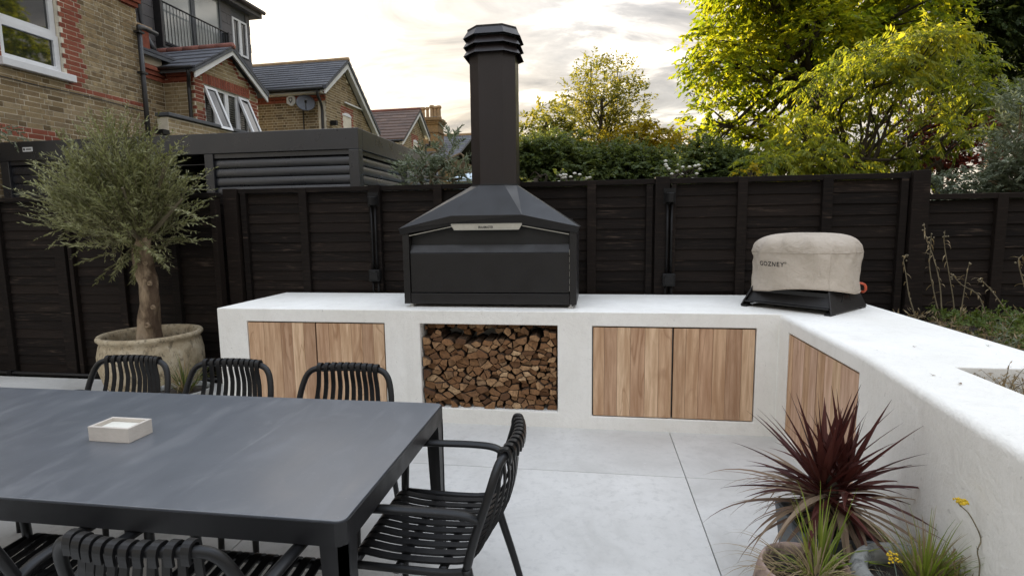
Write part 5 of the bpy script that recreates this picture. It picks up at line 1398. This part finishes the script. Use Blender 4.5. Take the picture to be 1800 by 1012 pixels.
def side_pot():
    q = at(318, 684, 4.05); c = (q.x, 4.05, 0)
    t = thing('plant_pot', 'low pale round pot beside the olive pot', 'pot', c)
    z = q.z
    obj('pot_body', MB().lathe([(.14, 0), (.20, .03), (.235, z*.6), (.245, z), (.235, z+.008), (.222, z-.002), (.215, z-.03)], c, 32, cap0=True), M['stonepot'], t, smooth=True)
    obj('soil', MB().lathe([(.222, z-.035), (.12, z-.02), (.01, z-.015)], c, 20, cap1=True), M['soil'], t, smooth=True)
    tuft('grass_plant', 'green and straw grass clump in the low pot beside the olive', (c[0]+.04, c[1], z-.03), 130, .34, .0045, (('blade', 'hedge_leaf', .55), ('dry_blade', 'straw', .45)), .9, 1.3, seed=5)
side_pot()

# ------------------------------------------------------------------ pots by the side wall
def box_planter():
    c = Vector((.992, 2.335, 0)); t = thing('square_planter', 'tapered blue-grey square planter holding the maroon cordyline', 'planter', tuple(c))
    h, a, b, w = .355, .160, .125, .016; mb = MB()
    for s in range(4):
        an = R_(90*s+3); ca, sa = math.cos(an), math.sin(an); T = lambda x, y, z: (c.x+x*ca-y*sa, c.y+x*sa+y*ca, z)
        mb.hexa([T(-b, -b, 0), T(b, -b, 0), T(b-w, -b+w, 0), T(-b+w, -b+w, 0), T(-a, -a, h), T(a, -a, h), T(a-w, -a+w, h), T(-a+w, -a+w, h)])
    obj('planter_body', mb, M['zincpot'], t)
    obj('soil', MB().box(c.x-.14, c.x+.14, c.y-.14, c.y+.14, .24, .315), M['soil'], t)
    # cordyline
    p = thing('cordyline', 'spiky maroon cordyline with dry drooping lower leaves', 'plant', (c.x, c.y, .315)); r = random.Random(21)
    obj('stem', MB().tube([(c.x, c.y, .29), (c.x+.005, c.y, .46), (c.x, c.y-.005, .56)], [.030, .028, .022], 8), M['bark'], p, smooth=True)
    mb = MB()
    crowns = [((c.x-.035, c.y-.01, .46), 46, .42), ((c.x+.055, c.y+.01, .46), 38, .38)]
    for (q, n, L) in crowns:
        for i in range(n):
            f = i/n; el = R_(82-88*f**1.15+r.uniform(-7, 7)); a = i*2.39996+r.uniform(-.25, .25)
            d = Vector((math.cos(a)*math.cos(el), math.sin(a)*math.cos(el), math.sin(el)))
            blade(mb, Vector(q)+Vector((0, 0, .05*(1-f)))+d*.015, d, L*r.uniform(.78, 1.1)*(1-.12*abs(f-.3)), .0185*r.uniform(.75, 1.1), .16+.45*f*r.uniform(.6, 1.3), 8, fold=.45)
    obj('strap_leaves', mb, M['cordyline'], p)
    mb = MB()
    for i in range(100):
        a = r.uniform(0, 6.283); el = R_(r.uniform(-28, 26)); d = Vector((math.cos(a)*math.cos(el), math.sin(a)*math.cos(el), math.sin(el)))
        if d.x > .55 and r.random() < .5: continue
        blade(mb, Vector((c.x+r.uniform(-.04, .05), c.y+r.uniform(-.03, .03), r.uniform(.40, .47)))+d*.02, d, r.uniform(.30, .50), .013*r.uniform(.6, 1.25), r.uniform(.5, 1.7), 9, fold=.3)
    obj('dry_leaves', mb, M['dry_strap'], p)
box_planter()
def clay_pot():
    c = Vector((.775, 1.98, 0)); z = .365
    t = thing('plant_pot', 'rounded pinkish clay pot with thin grass and bare soil', 'pot', tuple(c))
    obj('pot_body', MB().lathe([(.10, 0), (.145, .03), (.178, .13), (.182, .24), (.165, .33), (.158, .355), (.154, z), (.146, z), (.143, .345), (.147, .31)], tuple(c), 44, cap0=True), M['terra'], t, smooth=True)
    obj('soil', MB().lathe([(.150, .315), (.09, .322), (.01, .328)], tuple(c), 24, wob=.01, cap1=True), M['soil'], t, smooth=True)
    tuft('grass_plant', 'thin bright grass and straw growing from the pinkish clay pot', (c.x+.03, c.y-.01, .318), 120, .20, .0032, (('blade', 'grass', .35), ('dry_blade', 'straw', .65)), 1.4, 2.0, seed=9)
    tuft('bamboo_grass', 'upright pale green grass shoot in front of the square planter', (c.x+.075, c.y+.075, .325), 24, .27, .0062, (('blade', 'grass', 1.0),), .38, .8, seed=12)
    t3 = thing('grass_plant', 'sprawling grass stems hanging over the clay pot rim', 'plant', (c.x-.05, c.y, .32)); r = random.Random(8); mb = MB()
    for i in range(26):
        a = r.uniform(2.3, 4.2); d = Vector((math.cos(a), math.sin(a), r.uniform(.3, 1.1))); blade(mb, c+Vector((-.05+r.uniform(-.04, .04), r.uniform(-.05, .05), .318)), d, r.uniform(.18, .32), .0030, r.uniform(1.2, 2.2), 7)
    obj('blade', mb, M['straw'], t3); mb = MB()
    for i in range(9):
        d = Vector((r.uniform(.5, 1.2), r.uniform(-.2, .4), r.uniform(.2, .7))); blade(mb, c+Vector((.06, .03, .318)), d, r.uniform(.2, .32), .0065, r.uniform(.4, 1.2), 7)
    obj('broad_blade', mb, M['grass'], t3)
clay_pot()
def stone_pot():
    c = Vector((1.115, 1.93, 0)); z = .40
    t = thing('plant_pot', 'thick-rimmed grey stone bowl crowded with grass', 'pot', tuple(c))
    obj('pot_body', MB().lathe([(.11, 0), (.16, .04), (.205, .18), (.212, .30), (.200, .375), (.186, z), (.160, z+.004), (.143, .38), (.150, .34), (.155, .32)], tuple(c), 44, wob=.018, cap0=True), M['stonepot'], t, smooth=True)
    obj('soil', MB().lathe([(.165, .335), (.09, .345), (.01, .35)], tuple(c), 24, cap1=True), M['soil'], t, smooth=True)
    tuft('grass_plant', 'yellow-green grass clump sprouting from the stone bowl', (c.x+.035, c.y+.02, .345), 150, .235, .0042, (('blade', 'grass', .62), ('dry_blade', 'straw', .38)), .75, 1.1, seed=15)
    tuft('grass_plant', 'short dry grass at the wall side of the stone bowl', (c.x+.13, c.y+.01, .345), 120, .15, .0034, (('blade', 'grass', .35), ('dry_blade', 'straw', .65)), 1.1, 1.4, seed=16)
    # grey curry-plant with yellow head
    r = random.Random(4); h = thing('herb_plant', 'silvery herb with a small yellow flower head in the stone bowl', 'plant', (c.x-.10, c.y-.04, .345)); mb = MB()
    q0 = c+Vector((-.085, -.05, .345))
    for i in range(90):
        a = r.uniform(0, 6.28); d = Vector((math.cos(a)*.8, math.sin(a)*.8, r.uniform(.4, 1.4))); blade(mb, q0+Vector((math.cos(a), math.sin(a), 0))*r.uniform(0, .03), d, r.uniform(.03, .085), .0016, .4, 3)
    obj('needles', mb, M['greyherb'], h)
    obj('stem', MB().tube(smoothpath([q0, q0+Vector((.0, .01, .06)), q0+Vector((-.006, .03, .118))], 4), .0018, 5), M['greyherb'], h)
    mb = MB()
    for i in range(26):
        q = q0+Vector((-.006, .03, .122))+Vector((r.gauss(0, .011), r.gauss(0, .008), r.gauss(0, .008))); mb.lathe([(.0, -.004), (.004, -.001), (.0035, .002), (0, .004)], tuple(q), 6)
    obj('flower_head', mb, M['yellow'], h)
    # yarrow on a long kinked stem by the wall
    y = thing('yarrow', 'single yellow yarrow flower on a long bent stem by the white wall', 'flower', (1.30, 1.86, .34))
    a0 = at(1722, 1000, 1.86); a1 = at(1718, 968, 1.86); a2 = at(1724, 945, 1.87); a3 = at(1705, 905, 1.88); a4 = at(1688, 888, 1.89)
    stem = smoothpath([Vector((a0.x-.005, 1.86, .33)), a0, a1, a2, a3, a4], 5); obj('stem', MB().tube(stem, .0021, 5), M['stalk'], y)
    for dx in (-.010, -.004, .004, .010): obj('stalklet', MB().tube([a4-Vector((0, 0, .003)), a4+Vector((dx, dx*.4, .012))], .0011, 4), M['stalk'], y)
    mb = MB()
    for i in range(46):
        an = r.uniform(0, 6.28); rr = .020*math.sqrt(r.random()); q = a4+Vector((math.cos(an)*rr, math.sin(an)*rr, .014+r.uniform(-.002, .0035))); mb.lathe([(0, -.004), (.0036, 0), (.003, .003), (0, .004)], tuple(q), 6)
    obj('flower_head', mb, M['yellow'], y)
    mb = MB()
    for q in (a1, a2):
        for i in range(4): blade(mb, q, Vector((r.uniform(-1, 1), r.uniform(-1, 1), 1.0)), .02, .0012, .3, 3)
    obj('leaflets', mb, M['greyherb'], y)
stone_pot()
def corner_pot():
    c = Vector((1.235, 1.615, 0))
    t = thing('plant_pot', 'dark pot with needle herb and cactus against the white wall', 'pot', tuple(c))
    obj('pot_body', MB().lathe([(.08, 0), (.12, .2), (.135, .40), (.128, .408), (.118, .39)], tuple(c), 28, cap0=True), M['stonepot'], t, smooth=True)
    obj('soil', MB().lathe([(.122, .375), (.01, .385)], tuple(c), 16, cap1=True), M['soil'], t)
    r = random.Random(2); h = thing('herb_plant', 'grey needle-leaved herb at the foot of the yarrow stem', 'plant', (c.x-.06, c.y+.08, .38)); mb = MB(); q0 = c+Vector((-.045, .075, .375))
    for i in range(60):
        a = r.uniform(0, 6.28); d = Vector((math.cos(a)*.7, math.sin(a)*.7, r.uniform(.6, 1.6))); blade(mb, q0, d, r.uniform(.04, .095), .0016, .3, 3)
    obj('needles', mb, M['greyherb'], h)
    k = thing('cactus', 'small rounded green cactus pad beside the needle herb', 'cactus', (c.x+.03, c.y-.02, .38)); q = c+Vector((.035, -.01, .375)); mb = MB(); n = 18
    prof = [(.012, 0), (.026, .014), (.034, .034), (.034, .050), (.026, .066), (.012, .076), (.001, .078)]
    mb.lathe(prof, tuple(q), n, cap0=True); mb.v = [(q.x+(v[0]-q.x), q.y+(v[1]-q.y)*.5, v[2]) for v in mb.v]; pad = obj('pad', mb, M['cactus'], k, smooth=True)
    mb = MB()
    for i in range(30):
        a = r.uniform(0, 6.28); z = r.uniform(.012, .07); rr = .033*math.sin(z/.078*math.pi)**.6; p = q+Vector((rr*math.cos(a), rr*.5*math.sin(a), z)); mb.tube([p, p+Vector((math.cos(a), math.sin(a), .3))*.006], .0006, 3)
    obj('spines', mb, M['straw'], k)
corner_pot()

# ------------------------------------------------------------------ raised bed behind the side wall
def bed_plants():
    r = random.Random(33)
    def stalk(pts, lab, Y=4.9, leaves=8):
        q = [at(x, y, Y) for x, y in pts]; b = Vector((q[0].x, Y, .70)) if q[0].z > .7 else q[0]
        path = smoothpath([b]+q, 5); t = thing('dry_stalk', lab, 'plant', tuple(b), group=None)
        obj('stem', MB().tube(path, [max(.0022, .0065*(1-i/len(path)*.7)) for i in range(len(path))], 5), M['stalk'], t)
        mb = MB(); k = len(path)
        for i in range(leaves):
            j = int(k*(.35+.62*i/leaves)); d = Vector((r.uniform(-1, 1), r.uniform(-1, 1), r.uniform(-.6, .6))); blade(mb, path[j], d, r.uniform(.04, .09), .006, r.uniform(1, 3), 5)
        obj('dry_leaves', mb, M['straw'], t)
        mb = MB()
        for i in range(5):
            p = path[-1]+Vector((r.gauss(0, .012), r.gauss(0, .012), -r.uniform(0, .06))); mb.lathe([(0, -.008), (.008, 0), (0, .009)], tuple(p), 6)
        obj('seed_heads', mb, M['stalk'], t)
    stalk([(1608, 556), (1598, 520), (1592, 480), (1588, 455), (1594, 447)], 'short dry stalk nearest the tall fence post', 4.9)
    stalk([(1655, 570), (1643, 520), (1634, 470), (1636, 435), (1637, 410)], 'slim dry stalk close beside the tallest dry stalk', 4.92, 10)
    stalk([(1656, 572), (1652, 500), (1640, 450), (1628, 420), (1624, 392)], 'tallest dry stalk against the lower fence', 4.88, 12)
    stalk([(1678, 575), (1676, 530), (1668, 480), (1660, 430), (1661, 405)], 'curled dry stalk in the middle of the group', 4.95, 10)
    stalk([(1685, 575), (1692, 530), (1698, 490), (1704, 460)], 'short straight dry stalk beside the green ground cover', 4.85, 7)
    stalk([(1735, 565), (1720, 520), (1690, 500), (1672, 480)], 'long arching dry stalk with many hanging leaves', 4.8, 12)
    stalk([(1775, 560), (1750, 520), (1728, 495), (1722, 490)], 'thin arching dry stalk rising out of the green ground cover', 4.7, 10)
    stalk([(1815, 560), (1800, 500), (1790, 460), (1798, 448)], 'dry stalk with hanging leaves in front of the lower fence panel', 4.3, 14)
    # ground cover
    rng = np.random.default_rng(8); N = 480
    b = np.stack([rng.uniform(2.75, 4.4, N), rng.uniform(3.9, 5.0, N), np.full(N, .70)], 1); b[:, 2] += rng.uniform(0, .14, N)
    d = rng.normal(0, .6, (N, 3)); d[:, 2] = rng.uniform(.4, 1.2, N)
    o = np_mesh('ground_cover', [fronds(b, d, rng.uniform(.08, .2, N), 14, .040, .0075, .5, .8, .35, rng, .05)], M['fern'], base=(3.1, 4.4, .7), kind='stuff'); o['label'] = 'low ferny green ground cover in the raised bed'; o['category'] = 'ground cover'
    N = 300; b = np.stack([rng.uniform(2.5, 4.2, N), rng.uniform(3.4, 5.1, N), np.full(N, .70)], 1); d = rng.normal(0, .5, (N, 3)); d[:, 2] = 1
    o = np_mesh('dry_growth', [fronds(b, d, rng.uniform(.10, .32, N), 12, .045, .0042, .6, .6, .4, rng, .05)], M['straw'], base=(3.2, 4.3, .7), kind='stuff'); o['label'] = 'straggly straw-coloured dry growth among the ground cover'; o['category'] = 'dry growth'
    # dry lavender in the bed of the side wall
    t = thing('lavender', 'tangled dry lavender spilling over the white wall', 'plant', (1.83, 2.45, .8)); N = 130
    b = np.stack([rng.normal(1.84, .07, N), rng.normal(2.45, .10, N), np.full(N, .80)], 1); d = rng.normal(0, .75, (N, 3)); d[:, 2] = rng.uniform(.3, 1.3, N)
    ln = rng.uniform(.12, .30, N); np_mesh('dry_leaves', [fronds(b, d, ln, 16, .022, .0028, .5, .8, .4, rng, .05)], M['straw'], t)
    mb = MB(); twig_tubes(mb, b, d, ln, .5, .0024, range(N)); obj('stems', mb, M['stalk'], t)
    t = thing('herb_plant', 'wispy grey-green plant standing behind the lavender', 'plant', (2.45, 3.3, .7)); N = 70
    b = np.stack([rng.normal(2.5, .12, N), rng.normal(3.25, .2, N), np.full(N, .70)], 1); d = rng.normal(0, .35, (N, 3)); d[:, 2] = 1
    ln = rng.uniform(.2, .45, N); np_mesh('leaves', [fronds(b, d, ln, 16, .035, .004, .4, .6, .3, rng, .05)], M['silver_leaf'], t); mb = MB(); twig_tubes(mb, b, d, ln, .4, .002, range(N)); obj('stems', mb, M['stalk'], t)
    for k, (x, y) in enumerate(((1.70, 3.12), (1.505, 2.42), (1.47, 2.55))):
        mb = MB()
        for i in range(3): blade(mb, (x, y, ZT+.003), Vector((r.uniform(-1, 1), r.uniform(-1, 1), .25)), .014, .004, .5, 3)
        o = obj('fallen_leaf', mb, M['dry_strap']); tag(o, ('curled dead leaf on the white wall beside the lavender', 'dead leaf lying on the open stretch of white wall', 'small crumpled leaf by the edge of the white wall')[k], 'leaf')
bed_plants()
# ------------------------------------------------------------------ trees and shrubs beyond the fence
def tree(name, label, base, trunk_top, trunk_r, clumps, mat, K, leaf, width, flen, per_m3, droop=.5, ang=.95, hang=.35, cat='tree', group=None, bark='bark', shell=.35, seed=1, upb=.1, twigs=True, wood=True):
    """clumps: (centre, radii). Branches run from the trunk to each clump; leaf sprays fill the clump"""
    rng = np.random.default_rng(seed); base = Vector(base); trunk_top = Vector(trunk_top)
    t = thing(name, label, cat, tuple(base), group=group)
    if wood:
        mid = base.lerp(trunk_top, .5)+Vector((rng.normal(0, .12), rng.normal(0, .12), 0))
        obj('trunk', MB().tube(smoothpath([base, mid, trunk_top], 5), [trunk_r*(1-.55*i/10) for i in range(11)], 10), M[bark], t, smooth=True)
        mb = MB()
        for (c, r) in clumps:
            c = Vector(c); s = base.lerp(trunk_top, rng.uniform(.45, 1.0)); m1 = s.lerp(c, .5)+Vector((rng.normal(0, .15), rng.normal(0, .15), rng.uniform(-.1, .25)))
            R0 = trunk_r*.38; mb.tube(smoothpath([s, m1, c], 4), [R0*(1-.8*i/8) for i in range(9)], 6)
            for j in range(4):
                e = c+Vector((rng.normal(0, r[0]*.5), rng.normal(0, r[1]*.5), rng.normal(0, r[2]*.5))); mb.tube(smoothpath([m1.lerp(c, .5), m1.lerp(e, .7)+Vector((0, 0, .05)), e], 3), [R0*.4*(1-.8*i/6) for i in range(7)], 4, cap=False)
        obj('branches', mb, M[bark], t)
    Bs = []; Ds = []; 
    for (c, r) in clumps:
        n = max(6, int(per_m3*4.19*r[0]*r[1]*r[2])); p, u = in_ellipsoid(n, c, r, rng, shell); Bs.append(p)
        d = u*np.array([1, 1, .6])+rng.normal(0, .45, (n, 3)); d[:, 2] += upb; Ds.append(d)
    B = np.concatenate(Bs); D = np.concatenate(Ds); ln = flen*rng.uniform(.6, 1.3, len(B))
    np_mesh('crown', [fronds(B, D, ln, K, leaf, width, droop, ang, .22, rng, hang)], M[mat], t)
    return t
rt = random.Random(77)
def cl(x, y, Y, r, sq=.8): 
    p = at(x, y, Y); return (tuple(p), (r, r, r*sq))
# ash: sunlit from the left
ash = [cl(x, y, 14.8+rt.uniform(-1.3, 1.6), r, .72) for x, y, r in (
    (1290, 15, .85), (1265, 75, .72), (1250, 125, .62), (1262, 165, .60), (1300, 110, .75), (1345, 60, .85), (1330, 160, .62), (1292, 205, .52), (1240, 208, .42), (1218, 222, .30), (1385, 20, .85), (1400, 90, .72),
    (1440, 45, .85), (1440, 135, .62), (1385, 150, .50), (1490, 90, .72), (1500, 25, .85), (1560, 55, .85), (1600, 10, .90), (1310, 255, .62), (1345, 290, .55), (1280, 282, .45), (1395, 230, .48), (1250, 258, .42), (1340, 225, .42),
    (1330, -60, 1.1), (1420, -80, 1.1), (1520, -70, 1.2), (1280, -60, .8), (1610, -70, 1.1), (1400, -170, 1.2), (1500, -180, 1.3), (1640, 70, .6), (1460, 190, .45))]
tree('ash_tree', 'tall ash tree with yellow-lit leaves overhanging the garden', at(1432, 330, 14.6).xy.to_3d()-Vector((0, 0, .2)), at(1428, 60, 14.6), .24, ash, 'ash_leaf', 12, .135, .036, .50, 90, .75, .95, .30, seed=3, shell=.25)
sm = [cl(x, y, 9.6+rt.uniform(-.8, .8), r, .50) for x, y, r in (
    (1420, 150, .26), (1480, 125, .32), (1540, 105, .36), (1600, 85, .38), (1640, 70, .36), (1450, 190, .30), (1520, 165, .32), (1580, 140, .34), (1400, 215, .28), (1470, 235, .30), (1380, 255, .30), (1430, 270, .36), (1490, 275, .36), (1350, 285, .30),
    (1545, 205, .26), (1620, 130, .30), (1330, 300, .26), (1550, 262, .34), (1600, 275, .30), (1405, 300, .38), (1480, 302, .40), (1560, 302, .36), (1690, 120, .40), (1730, 170, .36), (1680, 190, .30), (1640, 220, .25), (1700, 235, .26))]
tree('sumac_tree', 'spreading sumac with drooping yellow feathery leaves behind the fence', at(1500, 330, 9.8).xy.to_3d()-Vector((0, 0, .2)), at(1490, 262, 9.8), .10, sm, 'sumac_leaf', 17, .095, .0150, .36, 760, 1.15, .85, .55, seed=9, shell=.2, upb=.25)
dk = [cl(x, y, 17.5+rt.uniform(-1.5, 1.5), r, .7) for x, y, r in ((1700, 15, 1.2), (1760, 60, 1.2), (1690, 75, .85), (1790, 10, 1.3), (1740, 130, .9), (1800, 120, 1.0), (1690, -60, 1.4), (1780, -80, 1.5), (1850, 50, 1.4), (1730, -160, 1.5), (1840, 160, 1.1), (1665, 30, .6), (1640, 120, .6), (1620, 175, .6), (1700, 170, .7))]
tree('evergreen_tree', 'dark green evergreen tree rising behind the sumac', at(1760, 330, 17.5).xy.to_3d()-Vector((0, 0, .2)), at(1755, 20, 17.5), .30, dk, 'dark_leaf', 12, .17, .034, .55, 48, .8, .8, .35, seed=5, shell=.3)
rd = [cl(x, y, 12.0+rt.uniform(-.4, .5), r, .8) for x, y, r in ((1625, 225, .45), (1660, 245, .50), (1690, 215, .40), (1600, 200, .30), (1560, 180, .28), (1650, 275, .45), (1700, 265, .5), (1610, 265, .35))]
tree('plum_tree', 'maroon-leaved plum tree glimpsed between the sumac and the silver tree', at(1655, 330, 12.1).xy.to_3d()-Vector((0, 0, .2)), at(1655, 250, 12.1), .12, rd, 'red_leaf', 10, .085, .026, .35, 260, .4, .9, .2, seed=6)
so2 = [cl(x, y, 6.9+rt.uniform(-.35, .4), r, .85) for x, y, r in ((1795, 185, .16), (1800, 220, .20), (1785, 245, .16), (1800, 285, .24), (1770, 295, .16), (1785, 320, .20), (1835, 240, .32), (1740, 318, .10), (1800, 345, .24), (1840, 170, .22), (1850, 320, .35))]
tree('olive_tree', 'silvery olive tree growing behind the lower fence', at(1810, 400, 6.95).xy.to_3d()-Vector((0, 0, .2)), at(1812, 260, 6.95), .07, so2, 'silver_leaf', 20, .060, .0085, .30, 1500, .25, .6, .0, seed=12, shell=.15, bark='olive_bark', upb=.5)
# hedge line and smaller trees in the gap
def shrub(name, label, clumps, mat, K, leaf, width, flen, dens, seed, group=None, **k):
    c0 = Vector(clumps[0][0]); return tree(name, label, (c0.x, c0.y, -.2), (c0.x, c0.y, c0.z), .06, clumps, mat, K, leaf, width, flen, dens, seed=seed, cat='shrub', group=group, **k)
def many(xs, Y, rr, sq=.85): return [cl(x, y, Y+rt.uniform(-.4, .4), r, sq) for x, y, r in rr]
shrub('hedge', 'dark laurel bush right beside the flue', [cl(x, y, 9.2+rt.uniform(-.3, .3), r, .8) for x, y, r in ((960, 285, .46), (925, 290, .40), (990, 270, .40), (945, 262, .30), (1010, 292, .38), (975, 310, .45), (915, 310, .4))], 'hedge_leaf', 10, .075, .021, .26, 1100, 21)
shrub('hedge', 'dark round bush in the middle of the gap in the trees', [cl(x, y, 9.6+rt.uniform(-.3, .3), r, .8) for x, y, r in ((1090, 292, .46), (1050, 295, .38), (1130, 290, .38), (1100, 312, .5), (1040, 315, .4), (1150, 308, .4))], 'hedge_leaf', 10, .07, .020, .25, 1100, 22)
shrub('hedge', 'dark bush at the foot of the ash tree', [cl(x, y, 10+rt.uniform(-.3, .3), r, .8) for x, y, r in ((1240, 285, .46), (1205, 290, .36), (1270, 295, .42), (1225, 312, .45), (1290, 312, .45), (1330, 315, .40), (1190, 312, .3))], 'hedge_leaf', 10, .07, .021, .25, 1100, 23)
shrub('golden_shrub', 'golden-lit shrub behind the dark bushes', [cl(x, y, 12.4+rt.uniform(-.4, .4), r, .8) for x, y, r in ((1120, 255, .45), (1155, 250, .42), (1085, 262, .40), (1180, 262, .38), (1135, 240, .30), (1060, 268, .35), (1200, 270, .35))], 'gold_leaf', 10, .085, .026, .32, 420, 24)
shrub('shrub', 'yellow-green shrub between the flue and the airy tree', [cl(x, y, 12.0+rt.uniform(-.4, .4), r, .9) for x, y, r in ((960, 215, .38), (975, 195, .28), (945, 240, .40), (985, 235, .40), (1010, 255, .42), (925, 255, .32))], 'airy_leaf', 10, .085, .024, .32, 380, 25)
ar = [cl(x, y, 13+rt.uniform(-.6, .6), r, 1.15) for x, y, r in ((1035, 130, .28), (1060, 160, .46), (1090, 140, .34), (1100, 185, .46), (1020, 170, .38), (1050, 205, .52), (1095, 225, .46), (1010, 215, .40), (1120, 165, .28), (1040, 110, .16), (1085, 118, .16), (1000, 190, .24), (1060, 245, .5), (1115, 200, .3))]
tree('birch_tree', 'airy pale young tree standing alone against the bright sky', at(1058, 330, 13).xy.to_3d()-Vector((0, 0, .2)), at(1058, 170, 13), .07, ar, 'airy_leaf', 11, .074, .020, .34, 210, .25, .9, .1, seed=31, shell=.2, upb=.5)
# climbing roses along the fence top
def rose(label, px, seed):
    t = shrub('rose_bush', label, [cl(x, y, 6.3, r, .8) for x, y, r in px], 'hedge_leaf' if seed % 2 else 'airy_leaf', 8, .045, .014, .16, 900, seed)
    r = random.Random(seed); mb = MB()
    for (x, y, rr) in px:
        for i in range(5):
            p = at(x, y, 6.3)+Vector((r.uniform(-1, 1)*rr, -rr*.6, r.uniform(-.4, .9)*rr)); mb.lathe([(0, -.016), (.020, -.004), (.022, .006), (.008, .014), (0, .012)], tuple(p), 7)
    obj('blossoms', mb, M['whitepetal'], t)
rose('white rose bush showing over the fence near the middle post', ((1185, 305, .16), (1212, 303, .14), (1195, 312, .18)), 41)
rose('few white roses just over the fence top next to the flue', ((1005, 316, .10), (985, 318, .09), (1030, 318, .08)), 43)
shrub('shrub', 'small yellow-flowered shrub peeping over the fence', [cl(x, y, 6.6, r, .8) for x, y, r in ((1318, 303, .11), (1340, 306, .13), (1300, 308, .10))], 'gold_leaf', 8, .045, .014, .16, 900, 44)
shrub('shrub', 'pale green shoots over the fence beside the flue', [cl(942, 314, 6.2, .09)], 'airy_leaf', 10, .05, .012, .2, 1400, 45)
shrub('hedge', 'loose green hedge behind the lower fence', [cl(x, y, 7.4+rt.uniform(-.2, .2), r, .8) for x, y, r in ((1665, 330, .20), (1700, 328, .22), (1740, 332, .22), (1645, 338, .18), (1780, 340, .24), (1720, 348, .3))], 'silver_leaf', 10, .05, .014, .22, 1800, 46)
shrub('olive_shrub', 'olive shoots rising over the fence between garden room and flue', [cl(x, y, 6.05+rt.uniform(-.15, .15), r, 1.0) for x, y, r in ((760, 292, .20), (800, 285, .18), (725, 305, .17), (785, 265, .12), (815, 305, .16), (770, 318, .25), (735, 318, .2))], 'silver_leaf', 22, .062, .0085, .28, 700, 47, upb=.6, ang=.6, hang=.0, bark='olive_bark')
shrub('shrub', 'pale grey shrub at the foot of the sash window wall', [cl(x, y, 6.15, r, .9) for x, y, r in ((8, 228, .10), (20, 238, .09), (-10, 235, .12))], 'silver_leaf', 12, .035, .010, .12, 1500, 48, wood=False)
shed = MB().box(-2.6, -1.5, 10.5, 12.3, -.2, 2.55); 
s = thing('garden_shed', 'pale blue shed roof glimpsed through the olive shoots', 'shed', (-2.0, 11.4, -.2))
M['shed'] = m_plain('pale_blue_paint', (.50, .62, .72), .6)
obj('shed_wall', MB().box(-2.75, -1.25, 10.6, 12.3, -.2, 2.45), M['shed'], s)
obj('shed_roof', MB().prism([(-2.85, 10.5, 2.46), (-1.15, 10.5, 2.46), (-1.15, 12.4, 2.75), (-2.85, 12.4, 2.75)], (0, 0, .04)), M['shed'], s)
